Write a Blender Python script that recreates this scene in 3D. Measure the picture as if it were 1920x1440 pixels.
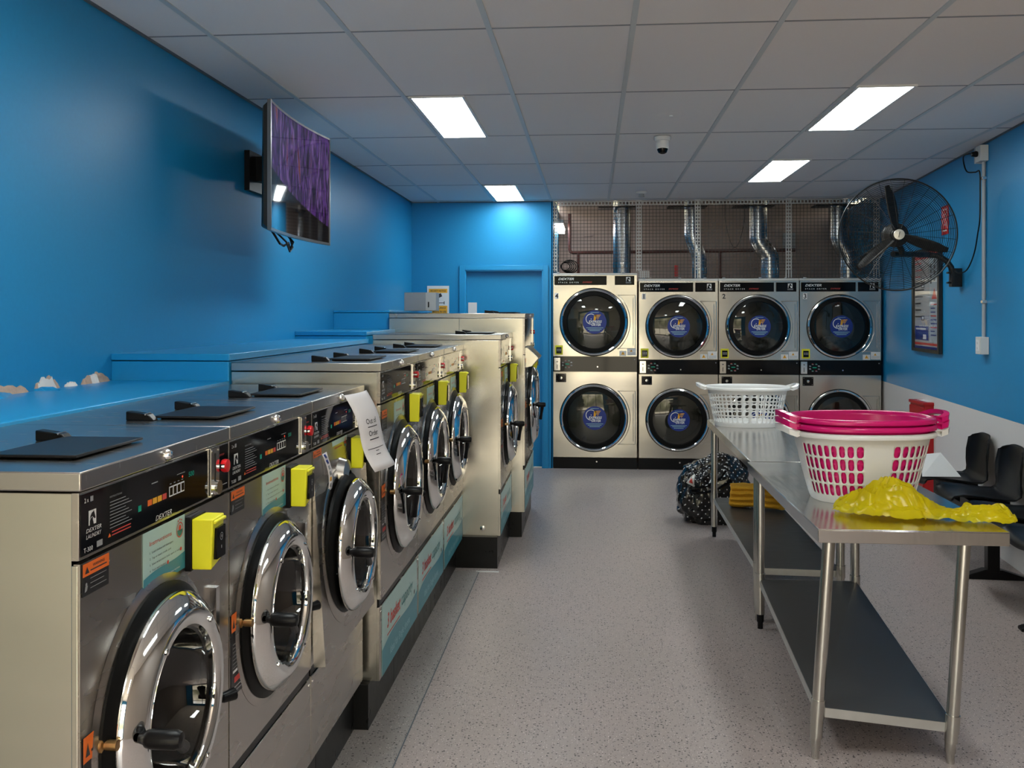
import bpy, bmesh, math, random
from math import sin, cos, pi, radians, sqrt, atan2
from mathutils import Vector, Matrix, noise

random.seed(7)
for o in list(bpy.data.objects):
    bpy.data.objects.remove(o)
SC = bpy.context.scene
COL = SC.collection

# ------------------------------------------------------------------ camera
CAM_H = 1.62
cam = bpy.data.cameras.new('camera')
cam.sensor_width = 36.0
cam.lens = 1795.0 / 1920.0 * 36.0
cam.shift_y = -130.0 / 1920.0
cam.clip_start = 0.05
cam.clip_end = 200
camo = bpy.data.objects.new('camera', cam)
COL.objects.link(camo)
camo.location = (0, 0, CAM_H)
camo.rotation_euler = (pi / 2, 0, math.atan(150.0 / 1795.0))
SC.camera = camo

# ------------------------------------------------------------------ world (daylight in the street behind the camera)
W = bpy.data.worlds.new('street_daylight')
SC.world = W
W.use_nodes = True
nt = W.node_tree
nt.nodes.clear()
wo = nt.nodes.new('ShaderNodeOutputWorld')
bg = nt.nodes.new('ShaderNodeBackground')
tc = nt.nodes.new('ShaderNodeTexCoord')
sep = nt.nodes.new('ShaderNodeSeparateXYZ')
ramp = nt.nodes.new('ShaderNodeValToRGB')
nz = nt.nodes.new('ShaderNodeTexNoise')
nz.inputs['Scale'].default_value = 7.0
nz.inputs['Detail'].default_value = 6.0
add = nt.nodes.new('ShaderNodeMath')
add.operation = 'MULTIPLY_ADD'
add.inputs[1].default_value = 0.42
sub = nt.nodes.new('ShaderNodeMath')
sub.operation = 'SUBTRACT'
sub.inputs[1].default_value = 0.19
nt.links.new(tc.outputs['Generated'], sep.inputs[0])
nt.links.new(tc.outputs['Generated'], nz.inputs['Vector'])
nt.links.new(nz.outputs['Fac'], add.inputs[0])
nt.links.new(sep.outputs['Z'], add.inputs[2])
nt.links.new(add.outputs[0], sub.inputs[0])
nt.links.new(sub.outputs[0], ramp.inputs[0])
cr = ramp.color_ramp
cr.elements[0].position = 0.0
cr.elements[0].color = (0.46, 0.40, 0.28, 1)
cr.elements[1].position = 1.0
cr.elements[1].color = (2.4, 2.5, 2.6, 1)
for p, c in [(0.04, (0.22, 0.21, 0.13, 1)), (0.11, (0.40, 0.38, 0.22, 1)), (0.21, (1.25, 1.10, 0.80, 1)), (0.4, (1.9, 1.9, 1.85, 1))]:
    e = cr.elements.new(p)
    e.color = c
nt.links.new(ramp.outputs['Color'], bg.inputs['Color'])
bg.inputs['Strength'].default_value = 3.6
nt.links.new(bg.outputs[0], wo.inputs['Surface'])

SC.view_settings.view_transform = 'Standard'
SC.view_settings.look = 'None'
SC.view_settings.gamma = 1.0
SC.view_settings.use_curve_mapping = False
SC.view_settings.exposure = 0.34
PANEL_POWER = 17.0

# low sun through the shop front, falling on the floor just inside it
sl = bpy.data.lights.new('sun', 'SUN')
sl.energy = 9.0
sl.color = (1.0, .86, .62)
sl.angle = radians(.6)
so = bpy.data.objects.new('sun', sl)
COL.objects.link(so)
so.rotation_euler = (radians(40), 0, radians(8))

# portal light in the shop window opening (guides the daylight sampling)
def portal(x0, x1, z0, z1, y):
    l = bpy.data.lights.new('window_daylight', 'AREA')
    l.shape = 'RECTANGLE'
    l.size = x1 - x0
    l.size_y = z1 - z0
    l.cycles.is_portal = True
    o = bpy.data.objects.new('window_daylight', l)
    COL.objects.link(o)
    o.location = ((x0 + x1) / 2, y, (z0 + z1) / 2)
    o.rotation_euler = (-pi / 2 + pi, 0, 0)
    return o

# ------------------------------------------------------------------ materials
def mat(name, color=(.8, .8, .8), rough=.5, metal=0., emit=None, estr=1., spec=.5, alpha=1., coat=0., trans=0., ior=1.45):
    m = bpy.data.materials.new(name)
    m.use_nodes = True
    b = m.node_tree.nodes['Principled BSDF']
    b.inputs['Base Color'].default_value = (*color, 1)
    b.inputs['Roughness'].default_value = rough
    b.inputs['Metallic'].default_value = metal
    b.inputs['Specular IOR Level'].default_value = spec
    b.inputs['Alpha'].default_value = alpha
    b.inputs['Coat Weight'].default_value = coat
    b.inputs['Transmission Weight'].default_value = trans
    b.inputs['IOR'].default_value = ior
    if emit:
        b.inputs['Emission Color'].default_value = (*emit, 1)
        b.inputs['Emission Strength'].default_value = estr
    return m

def N(m, t):
    return m.node_tree.nodes.new(t)

def bumpify(m, scale=(40, 40, 40), strength=.1, dist=.001, detail=3., colvar=0., roughvar=0., big=0., bigscale=3.):
    """noise bump (+ optional colour / roughness variation and a broad waviness) in object space"""
    t = m.node_tree
    b = t.nodes['Principled BSDF']
    tcn = N(m, 'ShaderNodeTexCoord')
    mp = N(m, 'ShaderNodeMapping')
    mp.inputs['Scale'].default_value = scale
    n = N(m, 'ShaderNodeTexNoise')
    n.inputs['Scale'].default_value = 1.0
    n.inputs['Detail'].default_value = detail
    t.links.new(tcn.outputs['Object'], mp.inputs[0])
    t.links.new(mp.outputs[0], n.inputs['Vector'])
    bp = N(m, 'ShaderNodeBump')
    bp.inputs['Strength'].default_value = strength
    bp.inputs['Distance'].default_value = dist
    t.links.new(n.outputs['Fac'], bp.inputs['Height'])
    last = bp
    if big:
        n2 = N(m, 'ShaderNodeTexNoise')
        n2.inputs['Scale'].default_value = bigscale
        n2.inputs['Detail'].default_value = 0.0
        t.links.new(tcn.outputs['Object'], n2.inputs['Vector'])
        b2 = N(m, 'ShaderNodeBump')
        b2.inputs['Strength'].default_value = 1.0
        b2.inputs['Distance'].default_value = big
        t.links.new(n2.outputs['Fac'], b2.inputs['Height'])
        t.links.new(bp.outputs[0], b2.inputs['Normal'])
        last = b2
    t.links.new(last.outputs[0], b.inputs['Normal'])
    if colvar:
        c0 = b.inputs['Base Color'].default_value[:]
        mx = N(m, 'ShaderNodeMix')
        mx.data_type = 'RGBA'
        mx.inputs[6].default_value = [min(1, c * (1 - colvar)) for c in c0[:3]] + [1]
        mx.inputs[7].default_value = [min(1, c * (1 + colvar)) for c in c0[:3]] + [1]
        t.links.new(n.outputs['Fac'], mx.inputs[0])
        t.links.new(mx.outputs[2], b.inputs['Base Color'])
    if roughvar:
        r0 = b.inputs['Roughness'].default_value
        mr = N(m, 'ShaderNodeMapRange')
        mr.inputs[3].default_value = r0 - roughvar
        mr.inputs[4].default_value = r0 + roughvar
        t.links.new(n.outputs['Fac'], mr.inputs[0])
        t.links.new(mr.outputs[0], b.inputs['Roughness'])
    return m

M = {}
M['blue'] = bumpify(mat('blue_wall_paint', (.012, .25, .52), .42, spec=.4), (60, 60, 60), .15, .0006, colvar=.05)
M['ledge'] = bumpify(mat('blue_ledge_paint', (.012, .27, .56), .3, spec=.5), (50, 50, 50), .1, .0006, colvar=.04)
M['taupe'] = bumpify(mat('taupe_wall_paint', (.27, .225, .20), .5), (40, 40, 40), .1, .0006)
M['cream'] = bumpify(mat('cream_wall_paint', (.42, .425, .37), .5), (40, 40, 40), .1, .0006)
M['white_wall'] = bumpify(mat('white_wall_paint', (.72, .68, .66), .5), (40, 40, 40), .1, .0006)
M['ceil'] = bumpify(mat('ceiling_tile', (.74, .71, .70), .75), (180, 180, 180), .3, .0008, colvar=.03)
M['grid'] = mat('ceiling_grid', (.50, .54, .56), .4)
M['grid_dark'] = mat('ceiling_cross_bar', (.22, .23, .25), .5)
M['shadow_line'] = mat('ceiling_trim', (.10, .12, .14), .5)
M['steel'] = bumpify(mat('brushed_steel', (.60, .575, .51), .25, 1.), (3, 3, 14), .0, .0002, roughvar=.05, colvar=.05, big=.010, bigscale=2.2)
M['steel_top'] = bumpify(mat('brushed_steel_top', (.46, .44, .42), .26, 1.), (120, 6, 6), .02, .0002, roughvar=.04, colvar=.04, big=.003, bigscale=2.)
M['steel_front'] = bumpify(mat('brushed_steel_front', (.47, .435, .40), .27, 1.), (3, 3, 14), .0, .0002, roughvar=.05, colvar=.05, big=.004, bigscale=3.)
M['steel_dryer'] = bumpify(mat('brushed_steel_dryer', (.62, .59, .53), .22, 1.), (3, 3, 10), .0, .0002, roughvar=.04, colvar=.05, big=.012, bigscale=2.5)
M['steel_table'] = bumpify(mat('table_steel', (.58, .56, .53), .18, 1.), (100, 5, 5), .02, .0002, roughvar=.06, colvar=.06, big=.002, bigscale=4.)
M['steel_leg'] = bumpify(mat('galvanised_tube', (.58, .57, .53), .24, 1.), (60, 60, 8), .1, .0003, roughvar=.06, colvar=.1)
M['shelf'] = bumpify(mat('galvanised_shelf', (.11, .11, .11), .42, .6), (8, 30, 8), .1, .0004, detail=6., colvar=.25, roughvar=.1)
M['shelf_edge'] = bumpify(mat('galvanised_edge', (.62, .62, .60), .4, .8), (20, 20, 20), .1, .0003, colvar=.1)
M['chrome'] = mat('chrome', (.84, .84, .83), .05, 1.)
M['chrome_soft'] = mat('chrome_soft', (.72, .71, .69), .14, 1.)
M['black_gloss'] = mat('black_gloss', (.005, .005, .006), .06, spec=.22)
M['black'] = mat('black_plastic', (.006, .006, .007), .32, spec=.2)
M['rubber'] = mat('black_rubber', (.005, .005, .005), .4, spec=.15)
M['lid'] = bumpify(mat('black_lid', (.010, .010, .012), .38, spec=.3), (200, 200, 200), .2, .0003)
M['drum'] = bumpify(mat('drum_steel', (.10, .10, .10), .3, 1.), (50, 50, 50), .2, .001)
M['drum_pale'] = bumpify(mat('dryer_drum', (.30, .30, .29), .35, .6), (30, 30, 30), .2, .001)
M['brass'] = mat('brass', (.45, .28, .12), .3, 1.)
M['yellow'] = bumpify(mat('yellow_plastic', (.78, .74, .02), .4), (80, 80, 80), .1, .0004)
M['orange'] = mat('orange_ink', (.85, .16, .02), .4)
M['red'] = mat('red_plastic', (.62, .01, .015), .3)
M['red_ink'] = mat('red_ink', (.62, .06, .05), .45)
M['white'] = mat('white_ink', (.75, .75, .74), .45)
M['grey_ink'] = mat('grey_ink', (.30, .31, .32), .45)
M['dark_ink'] = mat('dark_ink', (.03, .03, .035), .45)
M['black_label'] = mat('black_label', (.012, .012, .014), .3)
M['mint'] = mat('mint_label', (.42, .60, .57), .35)
M['teal'] = mat('teal_label', (.05, .25, .31), .35)
M['teal_ink'] = mat('teal_ink', (.03, .22, .22), .4)
M['pale_teal'] = mat('pale_teal_ink', (.35, .60, .62), .4)
M['blue_label'] = mat('blue_label', (.007, .028, .21), .35)
M['amber'] = mat('amber_ink', (.85, .42, .03), .4)
M['led_red'] = mat('led_red', (.5, .02, .01), .4, emit=(1, .08, .03), estr=1.2)
M['led_green'] = mat('led_green', (.0, .2, .12), .4, emit=(.0, .6, .4), estr=.1)
M['paper'] = bumpify(mat('paper', (.74, .71, .72), .7), (60, 60, 60), .1, .001)
M['card'] = mat('white_card', (.78, .77, .76), .5)
M['plinth'] = bumpify(mat('black_tile', (.012, .012, .012), .3, spec=.25), (12, 12, 12), .2, .0006, colvar=.3, roughvar=.08)
M['plaster'] = bumpify(mat('bare_plaster', (.50, .36, .28), .9), (60, 60, 60), .6, .003, colvar=.2)
M['plaster_white'] = bumpify(mat('torn_paint_back', (.70, .68, .66), .8), (60, 60, 60), .4, .002)
M['basket_white'] = mat('white_basket_plastic', (.80, .79, .77), .32)
M['basket_pink'] = mat('pink_basket_plastic', (.66, .008, .16), .22)
M['chair'] = bumpify(mat('black_chair_plastic', (.005, .005, .006), .36, spec=.15), (120, 120, 120), .15, .0004)
M['pipe'] = mat('red_brown_pipe', (.09, .03, .025), .5)
M['duct'] = bumpify(mat('galvanised_duct', (.50, .51, .52), .24, 1.), (4, 4, 90), .3, .002, roughvar=.05, colvar=.1)
M['plant_wall'] = bumpify(mat('plant_room_wall', (.44, .35, .31), .8), (4, 4, 4), .2, .002, colvar=.08)
M['mesh'] = mat('mesh_wire', (.05, .048, .045), .45, .2)
M['mesh_frame'] = mat('mesh_frame', (.62, .62, .60), .45, .3)
M['cabinet_red'] = bumpify(mat('red_cabinet', (.42, .006, .01), .35), (20, 20, 20), .1, .0005, colvar=.05)
M['fan_black'] = mat('fan_black', (.012, .011, .010), .38)
M['fan_wire'] = mat('fan_wire', (.035, .03, .027), .35, .5)
M['fan_hub'] = mat('fan_hub', (.50, .49, .45), .3, .8)
M['conduit'] = mat('grey_conduit', (.38, .40, .42), .4)
M['outlet'] = mat('outlet_plastic', (.62, .62, .60), .4)
M['grey_box'] = mat('grey_box', (.38, .40, .42), .45)
M['light_face'] = mat('light_diffuser', (.9, .9, .9), .5, emit=(.93, 1.0, .98), estr=PANEL_POWER)
M['batten'] = mat('batten_tube', (.9, .9, .9), .5, emit=(1., .90, .82), estr=16.)
M['light_frame'] = mat('light_frame', (.7, .7, .7), .4)
M['tv_frame'] = mat('tv_bezel', (.22, .22, .23), .3, .8)
M['tv_back'] = mat('tv_back', (.01, .01, .011), .4)
M['poster_pale'] = mat('poster_pale_ink', (.42, .47, .50), .3)
M['frame_black'] = mat('poster_frame', (.012, .012, .012), .3)
M['poster'] = mat('poster_paper', (.60, .58, .57), .25, coat=.5)
M['alu'] = mat('window_frame_alu', (.25, .25, .26), .4, .6)
M['pave'] = bumpify(mat('street_paving', (.42, .37, .27), .8), (3, 3, 3), .2, .003, colvar=.15)

def glass_mat(name, tint, mixf, rough=.02):
    m = bpy.data.materials.new(name)
    m.use_nodes = True
    t = m.node_tree
    t.nodes.clear()
    out = t.nodes.new('ShaderNodeOutputMaterial')
    mx = t.nodes.new('ShaderNodeMixShader')
    tr = t.nodes.new('ShaderNodeBsdfTransparent')
    gl = t.nodes.new('ShaderNodeBsdfGlossy')
    ge = t.nodes.new('ShaderNodeNewGeometry')
    dt = t.nodes.new('ShaderNodeVectorMath'); dt.operation = 'DOT_PRODUCT'
    ab = t.nodes.new('ShaderNodeMath'); ab.operation = 'ABSOLUTE'
    om = t.nodes.new('ShaderNodeMath'); om.operation = 'SUBTRACT'; om.inputs[0].default_value = 1.0
    fr = t.nodes.new('ShaderNodeMath'); fr.operation = 'POWER'; fr.inputs[1].default_value = 5.0
    t.links.new(ge.outputs['Normal'], dt.inputs[0]); t.links.new(ge.outputs['Incoming'], dt.inputs[1])
    t.links.new(dt.outputs['Value'], ab.inputs[0]); t.links.new(ab.outputs[0], om.inputs[1]); t.links.new(om.outputs[0], fr.inputs[0])
    ad = t.nodes.new('ShaderNodeMath')
    ad.operation = 'ADD'
    ad.inputs[1].default_value = mixf
    tr.inputs['Color'].default_value = (*tint, 1)
    gl.inputs['Roughness'].default_value = rough
    gl.inputs['Color'].default_value = (.9, .9, .9, 1)
    t.links.new(fr.outputs[0], ad.inputs[0])
    t.links.new(ad.outputs[0], mx.inputs[0])
    t.links.new(tr.outputs[0], mx.inputs[1])
    t.links.new(gl.outputs[0], mx.inputs[2])
    t.links.new(mx.outputs[0], out.inputs[0])
    return m
M['glass'] = glass_mat('door_glass', (.45, .45, .44), .06)
M['glass_dryer'] = glass_mat('dryer_glass', (.34, .35, .33), .06)

def floor_mat():
    m = mat('speckled_vinyl', (.42, .37, .36), .34, spec=.45)
    t = m.node_tree
    b = t.nodes['Principled BSDF']
    tcn = N(m, 'ShaderNodeTexCoord')
    n0 = N(m, 'ShaderNodeTexNoise')
    n0.inputs['Scale'].default_value = 1.2
    n0.inputs['Detail'].default_value = 4
    base = N(m, 'ShaderNodeMix')
    base.data_type = 'RGBA'
    base.inputs[6].default_value = (.34, .30, .28, 1)
    base.inputs[7].default_value = (.44, .355, .335, 1)
    t.links.new(tcn.outputs['Object'], n0.inputs['Vector'])
    t.links.new(n0.outputs['Fac'], base.inputs[0])
    prev = base
    for sc, thr, col, seed in [(62, .24, (.035, .032, .032, 1), 0), (100, .26, (.09, .08, .08, 1), 3.1), (95, .20, (.72, .66, .64, 1), 7.7), (160, .30, (.27, .235, .235, 1), 5.5)]:
        mp = N(m, 'ShaderNodeMapping')
        mp.inputs['Location'].default_value = (seed, seed, 0)
        nd = N(m, 'ShaderNodeTexNoise')
        nd.inputs['Scale'].default_value = sc * .8
        v = N(m, 'ShaderNodeTexVoronoi')
        v.inputs['Scale'].default_value = sc
        ad = N(m, 'ShaderNodeMixRGB')
        ad.inputs[0].default_value = .006
        t.links.new(tcn.outputs['Object'], mp.inputs[0])
        t.links.new(mp.outputs[0], nd.inputs['Vector'])
        t.links.new(mp.outputs[0], ad.inputs[1])
        t.links.new(nd.outputs['Color'], ad.inputs[2])
        t.links.new(ad.outputs[0], v.inputs['Vector'])
        # only some of the cells carry a chip
        lt = N(m, 'ShaderNodeMath'); lt.operation = 'LESS_THAN'; lt.inputs[1].default_value = thr
        t.links.new(v.outputs['Distance'], lt.inputs[0])
        sp = N(m, 'ShaderNodeSeparateColor')
        t.links.new(v.outputs['Color'], sp.inputs[0])
        l2 = N(m, 'ShaderNodeMath'); l2.operation = 'LESS_THAN'; l2.inputs[1].default_value = .45
        t.links.new(sp.outputs[0], l2.inputs[0])
        mu = N(m, 'ShaderNodeMath'); mu.operation = 'MULTIPLY'
        t.links.new(lt.outputs[0], mu.inputs[0]); t.links.new(l2.outputs[0], mu.inputs[1])
        mx = N(m, 'ShaderNodeMix'); mx.data_type = 'RGBA'
        t.links.new(mu.outputs[0], mx.inputs[0])
        t.links.new(prev.outputs[2], mx.inputs[6])
        mx.inputs[7].default_value = col
        prev = mx
    t.links.new(prev.outputs[2], b.inputs['Base Color'])
    mr = N(m, 'ShaderNodeMapRange')
    mr.inputs[3].default_value = .26
    mr.inputs[4].default_value = .46
    t.links.new(n0.outputs['Fac'], mr.inputs[0])
    t.links.new(mr.outputs[0], b.inputs['Roughness'])
    return m
M['floor'] = floor_mat()

def dots_mat():
    m = mat('polka_dot_plastic', (.008, .008, .009), .2, coat=.4)
    t = m.node_tree
    b = t.nodes['Principled BSDF']
    uv = N(m, 'ShaderNodeUVMap')
    mp = N(m, 'ShaderNodeMapping')
    mp.inputs['Rotation'].default_value = (0, 0, radians(40))
    mp.inputs['Scale'].default_value = (25, 25, 25)
    v = N(m, 'ShaderNodeTexVoronoi')
    v.voronoi_dimensions = '2D'
    v.inputs['Scale'].default_value = 1.0
    v.inputs['Randomness'].default_value = 0.0
    lt = N(m, 'ShaderNodeMath'); lt.operation = 'LESS_THAN'; lt.inputs[1].default_value = .115
    mx = N(m, 'ShaderNodeMix'); mx.data_type = 'RGBA'
    mx.inputs[6].default_value = (.008, .008, .009, 1)
    mx.inputs[7].default_value = (.7, .7, .7, 1)
    t.links.new(uv.outputs[0], mp.inputs[0])
    t.links.new(mp.outputs[0], v.inputs['Vector'])
    t.links.new(v.outputs['Distance'], lt.inputs[0])
    t.links.new(lt.outputs[0], mx.inputs[0])
    t.links.new(mx.outputs[2], b.inputs['Base Color'])
    return m
M['dots'] = dots_mat()

def bag_mat():
    m = bpy.data.materials.new('yellow_plastic_bag')
    m.use_nodes = True
    t = m.node_tree
    b = t.nodes['Principled BSDF']
    b.inputs['Base Color'].default_value = (.95, .84, .02, 1)
    b.inputs['Roughness'].default_value = .18
    out = t.nodes['Material Output']
    tl = t.nodes.new('ShaderNodeBsdfTranslucent')
    tl.inputs['Color'].default_value = (.95, .85, .03, 1)
    tp = t.nodes.new('ShaderNodeBsdfTransparent')
    tp.inputs['Color'].default_value = (1, .96, .35, 1)
    m1 = t.nodes.new('ShaderNodeMixShader'); m1.inputs[0].default_value = .55
    m2 = t.nodes.new('ShaderNodeMixShader'); m2.inputs[0].default_value = .30
    t.links.new(b.outputs[0], m1.inputs[1]); t.links.new(tl.outputs[0], m1.inputs[2])
    t.links.new(m1.outputs[0], m2.inputs[1]); t.links.new(tp.outputs[0], m2.inputs[2])
    t.links.new(m2.outputs[0], out.inputs[0])
    return m
M['bag'] = bag_mat()
M['towel'] = bumpify(mat('mustard_towel', (.64, .33, .02), .95), (160, 160, 160), 1., .004, colvar=.2)
M['laundry'] = bumpify(mat('pale_laundry', (.42, .41, .41), .9), (30, 30, 30), .5, .004)

def tv_mat():
    """the picture on the screen: purple corridor of lit panels"""
    m = mat('tv_screen', (.004, .004, .006), .05, spec=.7)
    t = m.node_tree
    b = t.nodes['Principled BSDF']
    uv = N(m, 'ShaderNodeUVMap')
    mp = N(m, 'ShaderNodeMapping')
    mp.inputs['Scale'].default_value = (7, .8, 1)
    mp.inputs['Rotation'].default_value = (0, 0, radians(-6))
    n = N(m, 'ShaderNodeTexNoise')
    n.inputs['Scale'].default_value = 2.2
    n.inputs['Detail'].default_value = 5
    r = N(m, 'ShaderNodeValToRGB')
    r.color_ramp.elements[0].position = .3
    r.color_ramp.elements[0].color = (.01, .006, .02, 1)
    r.color_ramp.elements[1].position = .8
    r.color_ramp.elements[1].color = (.55, .10, .03, 1)
    for p, c in [(.40, (.02, .008, .04, 1)), (.46, (.16, .05, .32, 1)), (.50, (.02, .01, .04, 1)), (.54, (.06, .025, .13, 1)), (.58, (.30, .14, .50, 1)), (.61, (.03, .015, .06, 1)), (.68, (.35, .07, .03, 1))]:
        e = r.color_ramp.elements.new(p); e.color = c
    sp = N(m, 'ShaderNodeSeparateXYZ')
    # picture switched off below a slant, painting in the reflection over the lower screen
    ma = N(m, 'ShaderNodeMath'); ma.operation = 'MULTIPLY_ADD'; ma.inputs[1].default_value = .35
    gt = N(m, 'ShaderNodeMath'); gt.operation = 'GREATER_THAN'; gt.inputs[1].default_value = .50
    mu = N(m, 'ShaderNodeMath'); mu.operation = 'MULTIPLY'; mu.inputs[1].default_value = .36
    t.links.new(uv.outputs[0], mp.inputs[0]); t.links.new(mp.outputs[0], n.inputs['Vector'])
    t.links.new(n.outputs['Fac'], r.inputs[0])
    t.links.new(uv.outputs[0], sp.inputs[0])
    t.links.new(sp.outputs['X'], ma.inputs[0]); t.links.new(sp.outputs['Y'], ma.inputs[2])
    t.links.new(ma.outputs[0], gt.inputs[0]); t.links.new(gt.outputs[0], mu.inputs[0])
    t.links.new(r.outputs[0], b.inputs['Emission Color'])
    t.links.new(mu.outputs[0], b.inputs['Emission Strength'])
    return m
M['tv'] = tv_mat()

# ------------------------------------------------------------------ mesh builder
_text_cache = {}
def text_geo(s, shear=0., bold=0.):
    key = (s, shear, bold)
    if key in _text_cache:
        return _text_cache[key]
    c = bpy.data.curves.new('t', 'FONT')
    c.body = s
    c.size = 1.0
    c.shear = shear
    c.offset = bold
    c.resolution_u = 2
    o = bpy.data.objects.new('t', c)
    COL.objects.link(o)
    dg = bpy.context.evaluated_depsgraph_get()
    me = bpy.data.meshes.new_from_object(o.evaluated_get(dg))
    vs = [v.co.copy() for v in me.vertices]
    fs = [tuple(p.vertices) for p in me.polygons]
    bpy.data.objects.remove(o)
    bpy.data.curves.remove(c)
    bpy.data.meshes.remove(me)
    if vs:
        x0 = min(v.x for v in vs); x1 = max(v.x for v in vs)
        y0 = min(v.y for v in vs); y1 = max(v.y for v in vs)
    else:
        x0 = x1 = y0 = y1 = 0
    _text_cache[key] = (vs, fs, x0, x1, y0, y1)
    return _text_cache[key]

class MB:
    def __init__(self, mat=None):
        self.v = []; self.f = []; self.mi = []; self.mats = []
        self.T = Matrix.Identity(4)
        self.uv = {}
        self.dm = mat
    def midx(self, m):
        m = m or self.dm
        if m not in self.mats:
            self.mats.append(m)
        return self.mats.index(m)
    def add(self, vs, fs, m=None, uvs=None):
        b = len(self.v)
        i = self.midx(m)
        self.v += [self.T @ Vector(v) for v in vs]
        for f in fs:
            self.f.append([b + k for k in f]); self.mi.append(i)
        if uvs:
            for k, u in enumerate(uvs):
                self.uv[b + k] = u
        return self
    def box(self, x0, x1, y0, y1, z0, z1, m=None, skip=''):
        vs = [(x0, y0, z0), (x1, y0, z0), (x1, y1, z0), (x0, y1, z0), (x0, y0, z1), (x1, y0, z1), (x1, y1, z1), (x0, y1, z1)]
        F = {'b': (0, 3, 2, 1), 't': (4, 5, 6, 7), 'f': (0, 1, 5, 4), 'k': (2, 3, 7, 6), 'l': (3, 0, 4, 7), 'r': (1, 2, 6, 5)}
        return self.add(vs, [F[k] for k in F if k not in skip], m)
    def quad(self, a, b, c, d, m=None, uvs=None):
        return self.add([a, b, c, d], [(0, 1, 2, 3)], m, uvs)
    def rect(self, x0, x1, z0, z1, y, m=None):
        """flat mark in the XZ plane facing -Y"""
        return self.add([(x0, y, z0), (x1, y, z0), (x1, y, z1), (x0, y, z1)], [(0, 1, 2, 3)], m)
    def poly(self, pts, y, m=None):
        return self.add([(p[0], y, p[1]) for p in pts], [tuple(range(len(pts)))], m)
    def ring(self, cx, cz, r0, r1, y, m=None, a0=0, a1=2 * pi, n=32):
        vs = []; fs = []
        for k in range(n + 1):
            a = a0 + (a1 - a0) * k / n
            vs += [(cx + r0 * cos(a), y, cz + r0 * sin(a)), (cx + r1 * cos(a), y, cz + r1 * sin(a))]
        for k in range(n):
            fs.append((2 * k, 2 * k + 1, 2 * k + 3, 2 * k + 2))
        return self.add(vs, fs, m)
    def disc(self, cx, cz, r, y, m=None, n=32):
        return self.poly([(cx + r * cos(2 * pi * k / n), cz + r * sin(2 * pi * k / n)) for k in range(n)], y, m)
    def text(self, s, x, z, h, y, m=None, align='l', shear=0., w=None, bold=0.):
        """letters of cap height h with their base line at z, in the XZ plane facing -Y"""
        vs, fs, x0, x1, y0, y1 = text_geo(s, shear, bold)
        if not vs:
            return self
        sc = h / .69
        sx = sc if w is None else w / (x1 - x0)
        off = {'l': -x0 * sx, 'c': -(x0 + x1) / 2 * sx, 'r': -x1 * sx}[align]
        return self.add([(x + off + v.x * sx, y, z + v.y * sc) for v in vs], fs, m)
    def lathe(self, prof, c, axis='z', n=32, m=None, caps=False, a0=0., a1=2 * pi):
        """prof: (radius, height) along axis"""
        vs = []; fs = []
        full = abs(a1 - a0 - 2 * pi) < 1e-6
        k1 = n if full else n + 1
        for k in range(k1):
            a = a0 + (a1 - a0) * k / n
            for r, h in prof:
                p, q = r * cos(a), r * sin(a)
                if axis == 'z': vs.append((c[0] + p, c[1] + q, c[2] + h))
                elif axis == 'y': vs.append((c[0] + p, c[1] + h, c[2] + q))
                else: vs.append((c[0] + h, c[1] + p, c[2] + q))
        L = len(prof)
        for k in range(n if full else n):
            k2 = (k + 1) % k1
            for j in range(L - 1):
                f = (k * L + j, k2 * L + j, k2 * L + j + 1, k * L + j + 1)
                fs.append(f)
        if caps:
            fs.append(tuple(k * L for k in range(n))[::-1])
            fs.append(tuple(k * L + L - 1 for k in range(n)))
        return self.add(vs, fs, m)
    def cyl(self, c, r, h, axis='z', n=20, m=None):
        return self.lathe([(r, 0), (r, h)], c, axis, n, m, caps=True)
    def tube(self, pts, r, n=8, m=None, closed=False, caps=True):
        pts = [Vector(p) for p in pts]
        L = len(pts)
        vs = []; fs = []
        def tan(i):
            if closed: return (pts[(i + 1) % L] - pts[i - 1]).normalized()
            a = pts[max(i - 1, 0)]; b = pts[min(i + 1, L - 1)]
            return (b - a).normalized()
        t = tan(0)
        up = Vector((0, 0, 1)) if abs(t.z) < .9 else Vector((1, 0, 0))
        u = t.cross(up).normalized()
        for i in range(L):
            t = tan(i)
            u = (u - t * u.dot(t)).normalized()
            w = t.cross(u)
            rr = r[i] if isinstance(r, (list, tuple)) else r
            for k in range(n):
                a = 2 * pi * k / n
                vs.append(pts[i] + (u * cos(a) + w * sin(a)) * rr)
        for i in range(L if closed else L - 1):
            j = (i + 1) % L
            for k in range(n):
                k2 = (k + 1) % n
                fs.append((i * n + k, i * n + k2, j * n + k2, j * n + k))
        if caps and not closed:
            fs.append(tuple(range(n))[::-1])
            fs.append(tuple((L - 1) * n + k for k in range(n)))
        return self.add(vs, fs, m)
    def plate_hole(self, x0, x1, z0, z1, cx, cz, r, y, t, m=None, n=64):
        """upright slab (front at y, back at y+t) with a round hole"""
        corners = [atan2(b - cz, a - cx) % (2 * pi) for a in (x0, x1) for b in (z0, z1)]
        ang = sorted(set([2 * pi * k / n for k in range(n)] + corners))
        L = len(ang)
        inner = []; outer = []
        for a in ang:
            ca, sa = cos(a), sin(a)
            s = 1e9
            if ca > 1e-9: s = min(s, (x1 - cx) / ca)
            if ca < -1e-9: s = min(s, (x0 - cx) / ca)
            if sa > 1e-9: s = min(s, (z1 - cz) / sa)
            if sa < -1e-9: s = min(s, (z0 - cz) / sa)
            inner.append((cx + r * ca, cz + r * sa)); outer.append((cx + s * ca, cz + s * sa))
        vs = [(p[0], y, p[1]) for p in inner] + [(p[0], y, p[1]) for p in outer] + [(p[0], y + t, p[1]) for p in inner] + [(p[0], y + t, p[1]) for p in outer]
        fs = []
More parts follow.
